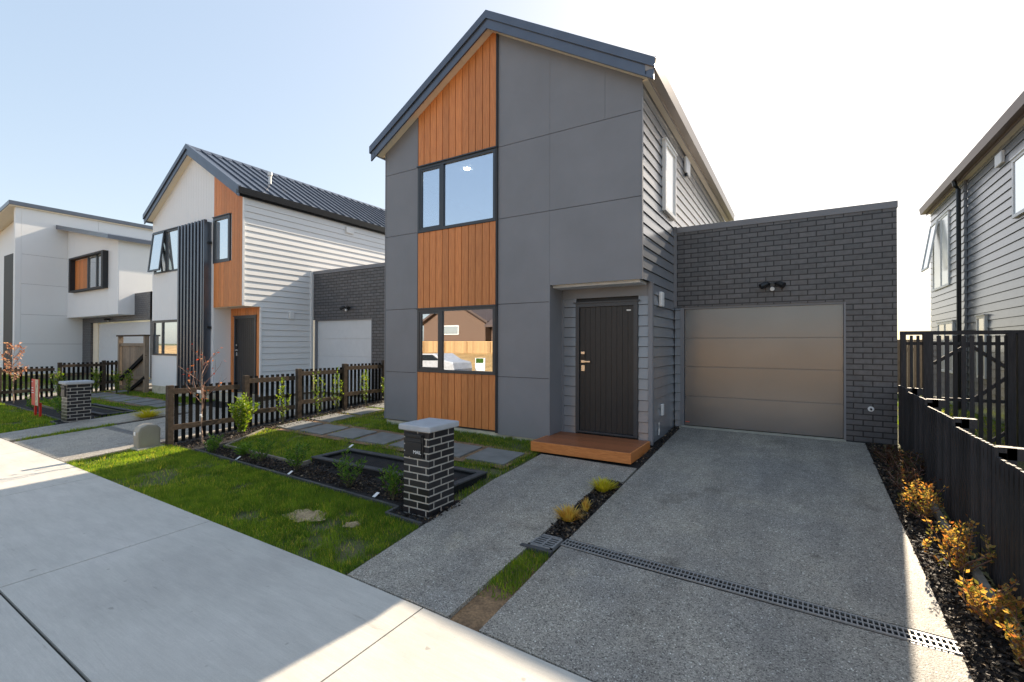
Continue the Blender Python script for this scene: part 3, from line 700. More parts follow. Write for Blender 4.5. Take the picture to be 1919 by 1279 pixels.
# ---------------- house on the right
h4 = thing('house', 'grey weatherboard house beyond the black fence at the right edge', 'house', (6, 12, 0))
OFF[0] = 0
siding_x(h4, 3.35, 6.9, 14.75, 0, 5.36, 'slate_board', -1); siding_x(h4, 3.35-.06, 14.75, 18, 0, 5.36, 'slate_board', -1)
MB().box(3.4, 8.7, 6.9, 6.95, 0, 5.4).build('end_wall', 'slate_board', h4); MB().box(3.45, 8.7, 17.9, 17.95, 0, 5.4).build('end_wall', 'slate_board', h4)
MB().box(3.24, 3.35, 6.7, 18.1, 5.36, 5.40).build('eave_soffit', 'cream', h4)
gt = MB(); gt.box(3.2, 3.22, 6.7, 18.15, 5.34, 5.52); gt.prism([(3.2, 5.40), (3.2, 5.39), (3.08, 5.39), (3.05, 5.56), (3.07, 5.56), (3.09, 5.40)], 6.7, 18.2); gt.build('gutter', 'gutter_brown', h4)
MB().prism([(3.1, 5.52), (3.1, 5.56), (6, 7.25), (8.9, 5.56), (8.9, 5.52), (6, 7.2)], 6.7, 18.15).build('roof', 'metal_dark', h4)
wr = window_x(h4, 15.95, 17.62, 3.05, 4.95, 3.29, -1, 'white_trim', 'pane_white', .06, 16.75, .05)
def sash_x(parent, ya, yb, z0, z1, X, tilt):
    c, s = math.cos(tilt), math.sin(tilt); H = z1-z0; fr = .05
    T = lambda y, d, n: (X-s*d-c*n, y, z1-c*d+s*n)
    m = MB()
    def bx(a, b, da, db): m.add([T(a, da, 0), T(b, da, 0), T(b, db, 0), T(a, db, 0), T(a, da, .04), T(b, da, .04), T(b, db, .04), T(a, db, .04)], [(0,1,2,3),(7,6,5,4),(0,4,5,1),(1,5,6,2),(2,6,7,3),(3,7,4,0)])
    bx(ya, ya+fr, 0, H); bx(yb-fr, yb, 0, H); bx(ya+fr, yb-fr, 0, fr); bx(ya+fr, yb-fr, H-fr, H)
    o = m.build('open_sash', 'white_trim', parent)
    MB().add([T(ya+fr, fr, .02), T(yb-fr, fr, .02), T(yb-fr, H-fr, .02), T(ya+fr, H-fr, .02)], [(0,1,2,3)]).build('pane', 'pane_opaque', o)
sash_x(wr, 16.8, 17.58, 3.6, 4.9, 3.22, R(9))
window_x(h4, 11.0, 11.92, 3.80, 4.86, 3.33, -1, 'white_trim', 'pane_opaque', .06)
window_x(h4, 15.5, 17.0, .8, 2.13, 3.27, -1, 'white_trim', 'pane_white', .06, 16.3)
window_x(h4, 13.4, 13.95, .8, 2.15, 3.33, -1, 'white_trim', 'pane_white', .06)
MB().tube([(3.12, 14.85, 5.4), (3.14, 14.85, 5.28), (3.2, 14.85, 5.18), (3.2, 14.85, 0)], .045, 10).build('downpipe', 'black', h4)
MB().box(3.27, 3.33, 12.4, 12.75, 4.98, 5.22).build('vent_cover', 'white_trim', h4, bevel=.015)

# ------------------------------------------------------------------ deck step
dk = thing('deck_step', 'low orange stained timber deck below the black front door', 'deck', (-2.77, 6.9, -.17))
m = MB(); n = 7; d0, d1 = 6.385, 7.345
for i in range(n): m.box(-3.525, -2.0, d0+i*(d1-d0)/n+.003, d0+(i+1)*(d1-d0)/n-.003, -.03, 0)
m.build('boards', 'deck', dk, bevel=.003)
m = MB(); m.box(-3.53, -2.0, 6.36, 6.383, -.15, -.002); m.box(-2.0, -1.975, 6.36, 7.345, -.15, -.002); m.box(-3.55, -3.53, 6.36, 7.345, -.15, -.002)
m.build('fascia', 'deck_face', dk, bevel=.004)
m = MB()
for x in (-3.3, -2.3): m.box(x, x+.09, 6.5, 7.3, -.3, -.035)
m.build('bearer', 'black', dk)

# ------------------------------------------------------------------ letterbox pier
def text_obj(body, size, loc, mat, parent, rot=(math.pi/2, 0, 0)):
    cu = bpy.data.curves.new('lettering', 'FONT'); cu.body = body; cu.size = size; cu.extrude = .0008; cu.align_x = 'CENTER'
    o = bpy.data.objects.new('lettering', cu); COL.objects.link(o)
    dg = bpy.context.evaluated_depsgraph_get(); me = bpy.data.meshes.new_from_object(o.evaluated_get(dg))
    bpy.data.objects.remove(o); o = bpy.data.objects.new('lettering', me); COL.objects.link(o)
    me.materials.clear(); me.materials.append(M[mat]); o.parent = parent
    o.location = Vector(loc)-parent.location-(parent.parent.location if parent.parent else Vector()); o.rotation_euler = rot
    return o
def pier(dx, label, first=True):
    t = thing('letterbox_pier', label, 'letterbox', (-3.51+dx, 3.98, gz(-3.5+dx, 4)), 'brick letterbox piers by the paths')
    MB().box(-3.69+dx, -3.33+dx, 3.77, 4.19, -.42, .565).build('brick_shaft', 'brick_pier', t)
    MB().box(-3.735+dx, -3.285+dx, 3.725, 4.235, .566, .63).build('cap', 'cap', t, bevel=.014)
    mb = MB(); x0 = -3.66+dx; x1 = -3.40+dx
    mb.box(x0, x1, 3.755, 3.769, .285, .535); mb.box(x0+.02, x1-.02, 3.745, 3.754, .29, .445); mb.box(x0+.01, x1-.01, 3.735, 3.754, .50, .53)
    p = mb.build('mail_plate', 'black', t, bevel=.003)
    MB().box(x0+.025, x1-.025, 3.75, 3.7545, .452, .49).build('mail_slot', 'slate_dark', p)
    if first: text_obj('MAIL', .052, ((x0+x1)/2+.055, 3.7445, .325), 'wprint', p)
    return t
pier(0, 'black brick letterbox pier with MAIL plate and white mortar, nearest the camera')
pier(DX, 'smaller looking brick letterbox pier beside the red board at the neighbour house', False)

# ------------------------------------------------------------------ planter boxes, pavers, edging
def planter(dx, label):
    x0, x1, y0, y1, zt, w_ = -6.24+dx, -3.54+dx, 4.45, 5.15, -.215, .07
    t = thing('planter_box', label, 'planter', ((x0+x1)/2, 4.5, gz(x0+1, 4.5)), 'black timber planters on the front lawns')
    m = MB(); m.box(x0, x1, y0, y0+w_, zt-.3, zt); m.box(x0, x1, y1-w_, y1, zt-.3, zt); m.box(x0, x0+w_, y0+w_, y1-w_, zt-.3, zt); m.box(x1-w_, x1, y0+w_, y1-w_, zt-.3, zt)
    m.build('frame', 'planter', t, bevel=.006)
    q = MB(); c = .09
    q.box(x0-.01, x1+.01, y0-.01, y0+c, zt, zt+.02); q.box(x0-.01, x1+.01, y1-c, y1+.01, zt, zt+.02); q.box(x0-.01, x0+c, y0+c, y1-c, zt, zt+.02); q.box(x1-c, x1+.01, y0+c, y1-c, zt, zt+.02)
    q.build('capping', 'edging', t, bevel=.004)
    MB().box(x0+w_, x1-w_, y0+w_, y1-w_, zt-.25, zt-.035).build('potting_soil', 'mulch', t)
planter(0, 'black timber planter frame behind the nearest brick letterbox pier')
planter(DX, 'black timber planter frame on the lawn of the white gabled house')

def slab(name, x0, x1, y0, y1, h, mat, label, cat, group):
    z = gz((x0+x1)/2, (y0+y1)/2)
    t = MB(); c = [(x0, y0), (x1, y0), (x1, y1), (x0, y1)]
    t.add([(x, y, gz(x, y)-.05) for x, y in c]+[(x, y, gz(x, y)+h) for x, y in c], [(0,3,2,1),(4,5,6,7),(0,1,5,4),(1,2,6,5),(2,3,7,6),(3,0,4,7)])
    return tag(t.build(name, mat), label, cat, group)
PAV = []
x = -9.05
for i in range(7):
    PAV.append((x, x+.68, 5.63+random.uniform(-.02, .02), 6.22)); x += .80
for i in range(3): PAV.append((-9.05, -8.35, 6.4+i*.8, 7.06+i*.8))
ordn = ['leftmost', 'second', 'third', 'fourth', 'fifth', 'sixth', 'last']
for dx, who in ((0, 'dark house'), (DX, 'white gabled house')):
    for i, (a, b_, c, d) in enumerate(PAV):
        lab = ('concrete paver, %s in the row across the lawn of the %s' % (ordn[i], who)) if i < 7 else ('concrete paver number along the fence'.replace('number', ['nearest', 'middle', 'farthest'][i-7])+' beside the %s' % who)
        slab('paver', a+dx, b_+dx, c, d, .018, 'paver', lab, 'paver', 'concrete stepping pavers in the front lawns')
def edge_line(pts, mat='edging', dx=0, w_=.035, h=.035, parent=None):
    m = MB()
    for (a, b_) in zip(pts[:-1], pts[1:]):
        m.bar((a[0]+dx, a[1], gz(a[0]+dx, a[1])+h/2-.01), (b_[0]+dx, b_[1], gz(b_[0]+dx, b_[1])+h/2-.01), w_, h+.02)
    return m
for dx, who in ((0, 'nearest'), (DX, 'neighbouring')):
    t = thing('garden_edging', 'thin grey timber edging round the dark mulch of the %s front garden' % who, 'edging', (-6+dx, 3.85, gz(-6+dx, 3.85)), 'timber edging strips of the front gardens')
    edge_line([(-8.6, 3.93), (-3.80, 3.80), (-3.80, 3.62), (-3.28, 3.60)], 'edging', dx).build('front_board', 'edging', t)
    edge_line([(-8.4, 4.32), (-6.27, 4.29), (-6.27, 4.44)], 'edging', dx).build('back_board', 'edging_pale', t)
    edge_line([(-9.0, 5.35), (-8.4, 4.32)], 'edging', dx).build('side_board', 'edging_pale', t)
t = edge_line([(1.17, 3.6), (1.19, 5.2)], w_=.05, h=.06); t.bar((1.17, 5.3, gz(1.17, 5.3)+.03), (1.19, 7.0, gz(1.2, 7)+.03), .05, .07)
tag(t.build('edging_board', 'edging_pale'), 'grey timber board along the foot of the right black fence', 'edging')
t = edge_line([(.9, 3.62), (1.6, 3.55)], w_=.05, h=.05)
tag(t.build('edging_board', 'edging_pale'), 'short timber board at the front end of the orange shrub bed', 'edging')

# ------------------------------------------------------------------ channel drain and catchpit
for dx, lab in ((0, 'long slotted metal channel drain across the nearest driveway'), (DX, 'slotted channel drain across the neighbour driveway')):
    t = thing('channel_drain', lab, 'drain', (-.5+dx, 4.0, gz(-.5+dx, 4)), 'channel drains across driveways')
    m = MB(); y0, y1 = 3.925, 4.075
    z0, z1 = gz(-1.87+dx, 4.0)+.014, gz(.86+dx, 4.0)+.014
    def zz(x): return z0+(z1-z0)*(x-dx+1.87)/2.73
    for (a, b_) in ((y0, y0+.016), (3.994, 4.006), (y1-.016, y1)):
        m.bar((-1.87+dx, (a+b_)/2, z0-.004), (.86+dx, (a+b_)/2, z1-.004), b_-a, .009)
    k = -1.87
    while k < .86:
        m.bar((k+dx, y0+.005, zz(k+dx)-.005), (k+dx, y1-.005, zz(k+dx)-.004), .0085, .008); k += .0315
    m.build('grate', 'chrome', t)
t = thing('catchpit_grate', 'square metal catchpit grate between the path and driveway', 'drain', (-2.0, 3.92, -.36))
z = -.345
m = MB(); m.box(-2.14, -1.9, 3.79, 3.81, z-.03, z+.005); m.box(-2.14, -1.9, 4.04, 4.06, z-.03, z+.005); m.box(-2.14, -2.12, 3.79, 4.06, z-.03, z+.005); m.box(-1.92, -1.9, 3.79, 4.06, z-.03, z+.005)
for i in range(5): m.box(-2.12, -2.03, 3.83+i*.045, 3.845+i*.045, z-.008, z); m.box(-2.01, -1.92, 3.84+i*.045, 3.855+i*.045, z-.008, z)
m.box(-2.03, -2.01, 3.8, 4.05, z-.01, z+.001)
m.build('grate', 'chrome', t)
MB().box(-2.2, -1.88, 3.735, 3.785, z-.05, z+.0).build('rim', 'edging', t); MB().box(-2.12, -1.92, 3.81, 4.04, z-.06, z-.022).build('sump', 'black', t)

# ------------------------------------------------------------------ fences
def picket_fence(x, label, segs, dx=0, side=-1, post=.095, pmat='fence_rail', kmat='fence_dark', pitch=.115, pw=.06, group=None):
    t = thing('picket_fence', label, 'fence', (x+dx, segs[0][0], gz(x+dx, segs[0][0])), group)
    for (ya, yb, zt) in segs:
        ga = gz(x+dx, ya); gb = gz(x+dx, yb)
        MB().box(x-post/2+dx, x+post/2+dx, ya, ya+post, ga-.1, zt+.012).build('post', pmat, t, bevel=.004)
        for rz in (zt-.145, zt-.78):
            MB().box(x-.0225+dx, x+.0225+dx, ya+post, yb, rz, rz+.09).build('rail', pmat, t)
        m = MB(); y = ya+post*.2
        while y < yb-.02:
            gq = gz(x+dx, y)
            m.box(x+side*.0235+dx, x+side*.043+dx, y, y+pw, gq+.02, zt-random.uniform(0, .008)); y += pitch
        m.build('pickets', kmat, t)
    return t
LS = [(3.86, 5.11, .745), (5.11+.08, 6.3, .845), (6.3+.05, 7.55, .93), (7.58, 8.82, 1.0), (8.85, 10.1, 1.05), (10.1, 11.4, 1.05)]
picket_fence(-9.45, 'stepped dark picket fence with brown rails between the dark house and the white gabled house', LS, group='dark picket fences between lots')
picket_fence(-9.45, 'stepped dark picket fence ending at the brown timber gate, farther one', [(a, b_, c+.02) for a, b_, c in LS[:2]]+[(6.3, 6.75, .9)], dx=DX, group='dark picket fences between lots')
# right fence: pickets on our side
t = thing('paling_fence', 'low black vertical paling fence stepping down beside the right shrub bed', 'fence', (1.3, 6, -.2))
RS = [(8.45, 9.1, .90), (7.29, 8.45, .86), (6.13, 7.29, .79), (4.97, 6.13, .725), (3.81, 4.97, .66), (2.65, 3.81, .59)]
for (ya, yb, zt) in RS:
    m = MB(); y = ya
    while y < yb-.03:
        m.box(1.268, 1.29, y, y+.056, gz(1.3, y)+.02, zt-random.uniform(0, .006)); y += .0893
    m.build('palings', 'fence_char', t)
    MB().box(1.291, 1.335, ya, yb, zt-.13, zt-.04).build('rail', 'fence_char', t); MB().box(1.291, 1.335, ya, yb, gz(1.3, ya)+.12, gz(1.3, ya)+.21).build('rail', 'fence_char', t)
    MB().box(1.291, 1.39, ya, ya+.09, gz(1.3, ya)-.1, zt+.002).build('post', 'fence_char', t)
    MB().box(1.336, 1.45, ya+.0, ya+.09, zt-.09, zt+.0).build('cross_rail', 'fence_char', t)
# high gate fence at right
t = thing('slatted_gate', 'tall black slatted timber gate with diagonal braces beyond the low fence', 'gate', (2, 9, 0))
m = MB(); m.box(1.29, 3.3, 9.0, 9.06, 1.665, 1.72); m.build('top_rail', 'fence_char', t)
for (a, b_) in ((1.29, 1.35), (1.545, 1.655), (2.42, 2.5), (2.52, 2.62)): MB().box(a, b_, 8.96, 9.05, -.1, 1.68).build('post', 'fence_char', t)
m = MB()
for xx in (1.40, 1.475): m.box(xx, xx+.035, 9.0, 9.02, 0, 1.655)
xx = 1.70
while xx < 2.40: m.box(xx, xx+.048, 9.0, 9.02, .02, 1.65); xx += .0875
m.box(2.65, 3.3, 9.0, 9.02, .02, 1.65)
m.build('slats', 'fence_char', t)
m = MB(); m.box(1.36, 2.42, 9.021, 9.06, 1.5, 1.545); m.box(1.66, 2.42, 9.021, 9.06, .7, .745); m.build('rail', 'fence_char', t)
MB().bar((1.67, 9.04, 1.23), (2.06, 9.04, 1.52), .04, .045, (0, 0, 1)).build('brace', 'fence_char', t); MB().bar((2.06, 9.04, 1.5), (2.42, 9.04, 1.2), .04, .045).build('brace', 'fence_char', t)
MB().bar((2.08, 9.04, .72), (2.42, 9.04, 1.05), .04, .045).build('brace', 'fence_char', t); MB().bar((2.2, 9.04, .1), (2.42, 9.04, .3), .04, .045).build('brace', 'fence_char', t)
# brown timber gate between house 2 and 3
t = thing('timber_gate', 'tall brown boarded timber gate between the two white houses', 'gate', (-19, 6.75, 0))
for a in (-20.1, -18.1): MB().box(a, a+.12, 6.72, 6.84, -.2, 1.76).build('post', 'fence_brown', t)
MB().box(-20.12, -17.97, 6.68, 6.86, 1.76, 1.81).build('capping', 'fence_rail', t)
m = MB(); xx = -19.97
while xx < -18.15: m.box(xx, xx+.135, 6.80, 6.82, -.15, 1.45); xx += .145
m.build('boards', 'fence_brown', t)
for z in (1.40, .3, -.05): MB().box(-19.98, -18.1, 6.76, 6.80, z, z+.1).build('rail', 'fence_brown', t)
MB().bar((-19.95, 6.75, .25), (-18.0, 6.75, 1.15), .05, .12).build('brace', 'fence_dark', t); MB().bar((-19.2, 6.74, -.1), (-18.0, 6.74, .4), .05, .1).build('brace', 'fence_dark', t)
# board fence standing in for a distant building behind right side
t = thing('board_fence', 'pale board fence standing in for a building behind the slatted gate at the right', 'fence', (1.8, 19, 0))
m = MB(); xx = 1.3
while xx < 3.2: m.box(xx, xx+.14, 19, 19.02, 0, 1.7); xx += .145
m.build('boards', 'fence_brown', t); MB().box(1.3, 3.3, 19.021, 19.06, 1.3, 1.4).build('rail', 'fence_brown', t)

# ------------------------------------------------------------------ pedestal, sign
t = thing('utility_pedestal', 'small grey green utility pedestal box standing on the grass by the fence end', 'utility box', (-9.62, 3.62, -.32))
z0 = gz(-9.6, 3.6)
m = MB(); m.prism([(3.47, z0-.02), (3.79, z0-.02), (3.80, z0+.33), (3.74, z0+.40), (3.6, z0+.42), (3.50, z0+.38), (3.46, z0+.30)], -9.70, -9.50, 'x'); m.build('body', 'ped', t, bevel=.02)
m = MB(); m.prism([(3.50, z0+.07), (3.76, z0+.07), (3.765, z0+.31), (3.72, z0+.37), (3.6, z0+.385), (3.52, z0+.35), (3.49, z0+.28)], -9.499, -9.49, 'x'); m.build('side_cover', 'ped', t)
MB().box(-9.64, -9.58, 3.452, 3.459, z0+.24, z0+.30).build('label_plate', 'wprint', t)
MB().box(-9.74, -9.44, 3.44, 3.84, z0-.04, z0+.03).build('base_plinth', 'footing', t)
t = thing('sale_sign', 'red and white board on two red stakes in the neighbour garden', 'sign', (-15.8, 3.7, -.29))
z0 = gz(-15.8, 3.7)
for a in (-15.98, -15.62): MB().box(a, a+.05, 3.70, 3.74, z0-.05, z0+.35).build('leg', 'red_leg', t)
sp = MB().box(-16.05, -15.54, 3.67, 3.69, z0+.28, .62).build('panel', 'red', t)
MB().box(-15.76, -15.545, 3.666, 3.6695, z0+.285, .615).build('picture', 'signpic', sp)
m = MB()
for (z, w_) in ((.545, .05), (.40, .10), (.34, .12), (.28, .14)): m.box(-16.02, -16.02+w_, 3.665, 3.6695, z, z+.018)
m.build('lettering', 'wprint', sp)

# ------------------------------------------------------------------ plants
def leaf_mesh(P, D, size, aspect=.42, droop=.3):
    """P base points Nx3, D directions Nx3 -> folded leaf (4 tris as 2 quads)"""
    n = len(P); D = D/np.linalg.norm(D, axis=1, keepdims=True)
    rnd = RNG.normal(size=(n, 3)); Sd = np.cross(D, rnd); Sd /= np.linalg.norm(Sd, axis=1, keepdims=True)+1e-9
    Nn = np.cross(Sd, D); s = size*RNG.uniform(.65, 1.2, (n, 1))
    base = P; mid = P+D*s*.5+Nn*s*.03; tip = P+D*s-Nn*s*.12*droop*3
    l = P+D*s*.45+Sd*s*aspect/2+Nn*s*.09; r = P+D*s*.45-Sd*s*aspect/2+Nn*s*.09
    V = np.stack([base, r, tip, l, mid], 1).reshape(-1, 3); b = np.arange(n)[:, None]*5
    F = np.concatenate([b+np.array([[0, 1, 4]]), b+np.array([[1, 2, 4]]), b+np.array([[2, 3, 4]]), b+np.array([[3, 0, 4]])], 0)
    return V, F
def shrub(name, label, cat, base, h, rad, nst, nlf, lsize, lmat, smat='stem_green', group=None, aspect=.42, lean=.0, start=.15, wob=.12, lean_dir=None, clusters=0, thick=.006):
    x, y = base; z = gz(x, y)
    t = thing(name, label, cat, (x, y, z), group)
    st = MB(); Ps = []; Ds = []
    for i in range(nst):
        a = 2*math.pi*(i/nst)+random.uniform(-.5, .5); rr = rad*random.uniform(.25, 1.0); hh = h*random.uniform(.62, 1.02)
        if i == 0: rr = rad*.12; hh = h
        p0 = Vector((x+random.uniform(-.02, .02), y+random.uniform(-.02, .02), z-.01)); p3 = Vector((x+math.cos(a)*rr, y+math.sin(a)*rr, z+hh))
        if lean_dir: p3 += Vector(lean_dir)*h*lean
        mid = p0.lerp(p3, .5)+Vector((math.cos(a)*rr*.15, math.sin(a)*rr*.15, hh*.08))+Vector((random.uniform(-1, 1), random.uniform(-1, 1), 0))*wob*rr
        pts = [p0.lerp(mid, k/3) for k in range(3)]+[mid.lerp(p3, k/3) for k in range(4)]
        st.tube(pts, [thick*(1-.75*k/6) for k in range(7)], 4)
        for k in range(nlf):
            u = start+(1-start)*random.random()**.85; q = u*6; j = min(5, int(q)); p = pts[j].lerp(pts[j+1], q-j)
            ax = (pts[j+1]-pts[j]).normalized()
            th = random.uniform(0, 6.283); d = Vector((math.cos(th), math.sin(th), random.uniform(-.15, .7)))*.8+ax*.5
            Ps.append(tuple(p+d*random.uniform(0, .03))); Ds.append(tuple(d))
    s_ = st.build('stems', smat, t)
    V, F = leaf_mesh(np.array(Ps), np.array(Ds), lsize, aspect); fast('foliage', V, F, lmat, t)
    return t
# shrubs along the front mulch bed (green, feathery)
gB = 'young green shrubs in the front mulch bed'
for (bx, by, hh, rr, lab) in ((-8.13, 3.98, .27, .16, 'low green shrub at the left end of the front mulch bed near the sapling'),
        (-7.45, 4.10, .2, .13, 'smallest green shrub in the front mulch bed, second from its left end'),
        (-6.95, 4.08, .36, .24, 'wide bushy green shrub in the front mulch bed, left of the planter'),
        (-6.05, 4.08, .40, .22, 'green shrub beside the left corner of the black planter frame'),
        (-4.86, 4.0, .42, .2, 'upright green shrub in front of the black planter frame'),
        (-4.06, 3.98, .36, .17, 'green shrub just left of the brick letterbox pier')):
    shrub('garden_shrub', lab, 'shrub', (bx, by), hh, rr, 9, 34, .062, 'leaf_green', 'stem_green', gB, .3)
for (bx, by, hh, lab) in ((-5.2, 4.5, .42, 'green shrub growing inside the nearest black planter frame, left one'), (-4.5, 4.45, .3, 'smaller green shrub inside the nearest black planter frame')):
    pass
shrub('garden_shrub', 'bright sunlit yellow green shrub by the picket fence, right of the bare sapling', 'shrub', (-9.15, 5.0), .72, .30, 14, 70, .075, 'leaf_bright', 'stem_green', None, .36, start=.05)
gC = 'slim leafy climbers planted along the picket fence'
for (bx, by, hh, lab) in ((-9.25, 5.9, .95, 'slim climber at the second fence panel from the street'), (-9.25, 6.75, 1.0, 'fuller climber at the third fence panel'),
        (-9.25, 7.25, 1.05, 'climber leaning against the third fence post'), (-9.3, 8.15, .85, 'climber at the fourth fence panel'), (-9.3, 8.8, .7, 'last climber at the fence beside the house corner')):
    shrub('fence_climber', lab, 'plant', (bx, by), hh, .14, 5, 34, .06, 'leaf_bright', 'stem_green', gC, .4, start=.12, wob=.9)
# right hand bed
gD = 'autumn coloured shrubs along the right fence'
rb = [(1.02, 7.9, .24, .2, 'leaf_dark', 'dull purple shrub against the garage end of the right bed'),
      (1.12, 7.35, .34, .24, 'leaf_dark', 'dusky shrub second from the garage in the right bed'),
      (1.05, 6.7, .32, .24, 'leaf_dark', 'dusky shrub third from the garage in the right bed'),
      (1.06, 6.15, .34, .2, 'leaf_orange', 'orange shrub with a bright sunlit column of leaves'),
      (1.08, 5.1, .40, .27, 'leaf_orange', 'largest orange and green shrub halfway down the right bed'),
      (1.12, 4.35, .30, .24, 'leaf_orange', 'orange shrub leaning over the mulch beyond the drain end'),
      (1.16, 3.95, .30, .2, 'leaf_orange', 'orange shrub at the front end of the right bed')]
for (bx, by, hh, rr, lm, lab) in rb:
    shrub('autumn_shrub', lab, 'shrub', (bx, by), hh, rr, 15, 40, random.uniform(.03, .04), lm, 'stem', gD, .5, start=.1, wob=.6)
# neighbour bed
gE = 'shrubs in the neighbour garden bed'
for (bx, by, hh, lm, lab) in ((-15.1, 4.0, .42, 'leaf_green', 'green shrub behind the red board'), (-14.6, 4.05, .38, 'leaf_green', 'green shrub between the red board and the brick pier'),
        (-17.2, 4.0, .36, 'leaf_green', 'low green shrub left of the red board'), (-16.5, 4.3, .34, 'leaf_green', 'low shrub directly left of the red board stakes'),
        (-19.6, 6.0, .8, 'leaf_bright', 'pale climber at the middle of the far picket fence'), (-18.9, 6.3, .8, 'leaf_bright', 'climber near the brown timber gate'),
        (-19.7, 5.1, .9, 'leaf_bright', 'pale climber left of the neighbour brick pier'), (-18.3, 6.4, .8, 'leaf_bright', 'climber against the brown timber gate')):
    shrub('garden_shrub', lab, 'shrub', (bx, by), hh, .26 if lm == 'leaf_green' else .16, 8, 26, .075, lm, 'stem_green', gE, .38)
# yellow grass tufts
def tuft(base, h, rad, n, mat, label, gold=False):
    x, y = base; z = gz(x, y); t = thing('grass_tuft', label, 'plant', (x, y, z), 'yellow grassy tufts in the narrow mulch strips')
    V = []; F = []
    for i in range(n):
        a = random.uniform(0, 6.283); r = rad*random.random()**.6; hh = h*random.uniform(.45, 1)*(1-.35*r/rad)
        p0 = np.array([x+math.cos(a)*r*.35, y+math.sin(a)*r*.35, z]); d = np.array([math.cos(a), math.sin(a), 0])
        p1 = p0+d*r*.4+np.array([0, 0, hh*.6]); p2 = p0+d*r*.95+np.array([0, 0, hh]); s = np.array([-d[1], d[0], 0])*.006
        b_ = len(V); V += [p0-s, p0+s, p1+s, p1-s, p2]; F += [(b_, b_+1, b_+2, b_+3), (b_+3, b_+2, b_+4)]
    fast('blades', np.array(V), F, mat, t); return t
tuft((-2.0, 5.36), .2, .17, 240, 'leaf_yellow', 'bright yellow tuft at the house end of the narrow mulch strip')
tuft((-2.03, 4.45), .19, .16, 220, 'leaf_gold', 'golden orange tuft nearest the catchpit grate')
tuft((-1.96, 4.72), .2, .07, 70, 'leaf_gold', 'small golden tuft behind the larger golden one')
tuft((-12.95, 4.9), .26, .35, 300, 'leaf_yellow', 'yellow green tuft beside the neighbour driveway')

# saplings
def sapling(base, h, label, nb, leafn, lmat, spread=1.0, seed=3, bark='trunk_pale', lsize=.06):
    random.seed(seed)
    x, y = base; z = gz(x, y); t = thing('sapling', label, 'tree', (x, y, z))
    tr = MB(); pts = [Vector((x+math.sin(k*1.3)*.012, y+math.cos(k*1.7)*.012, z+h*k/8)) for k in range(9)]
    tr.tube(pts, [.017*(1-.085*k) for k in range(9)], 7); tr.build('trunk', bark, t)
    br = MB(); P = []; D = []
    for i in range(nb):
        u = .34+.6*i/nb; p = pts[min(7, int(u*8))].lerp(pts[min(8, int(u*8)+1)], u*8-int(u*8))
        a = i*2.4+random.uniform(-.4, .4); L = h*.36*spread*(1.15-u*.6)*random.uniform(.8, 1.1)
        d = Vector((math.cos(a)*.8, math.sin(a)*.8, .75)).normalized(); q = [p]
        for k in range(5):
            d = (d+Vector((random.uniform(-.14, .14), random.uniform(-.14, .14), .06))).normalized(); q.append(q[-1]+d*L/5)
        br.tube(q, [.007, .006, .005, .004, .003, .0015], 4)
        for s in range(2):
            b0 = q[2+s]; d2 = (d+Vector((random.uniform(-.7, .7), random.uniform(-.7, .7), .1))).normalized(); e = [b0, b0+d2*L*.2, b0+d2*L*.4+Vector((0, 0, .02))]
            br.tube(e, [.004, .003, .001], 3); q += [e[1], e[2]]
        for k in range(leafn):
            c = random.choice(q[2:]); P.append(tuple(c+Vector((random.uniform(-.03, .03),)*3))); D.append((random.uniform(-1, 1), random.uniform(-1, 1), random.uniform(-.8, .3)))
    br.build('branches', 'stem', t)
    V, F = leaf_mesh(np.array(P), np.array(D), lsize, .55); fast('leaves', V, F, lmat, t)
    return t
s1 = sapling((-9.05, 4.24), 1.62, 'nearly bare sapling with a few red leaves beside the picket fence', 13, 3, 'leaf_red', 1.15)
MB().box(-9.12, -9.0, 4.19, 4.20, .62, .67).build('tag', 'tag', s1)
MB().tube([(-9.02, 4.22, .20), (-9.0, 4.2, .24)], .02, 6).build('tie', 'tag', s1)
sapling((-19.6, 4.1), 1.75, 'orange leaved young tree at the left edge of the photo', 16, 13, 'leaf_pale', .8, 11, lsize=.075)
random.seed(21)
# plant tags
for (a, b_, lab) in ((-7.4, 3.98, 'white plant tag lying left in the front mulch bed'), (-6.0, 3.93, 'large white plant tag by the shrub at the planter corner'),
        (-4.3, 3.92, 'white plant tag left of the brick letterbox pier'), (-6.35, 5.25, 'white plastic clip behind the black planter frame')):
    z = gz(a, b_)
    tag(MB().add([(a-.03, b_-.02, z+.01), (a+.03, b_-.03, z+.015), (a+.045, b_+.03, z+.055), (a-.015, b_+.04, z+.05),
                  (a-.03, b_-.02, z+.007), (a+.03, b_-.03, z+.012), (a+.045, b_+.03, z+.052), (a-.015, b_+.04, z+.047)],
                 [(0,1,2,3),(7,6,5,4),(0,4,5,1),(1,5,6,2),(2,6,7,3),(3,7,4,0)]).build('plant_tag', 'tag'), lab, 'tag', 'white plant tags')

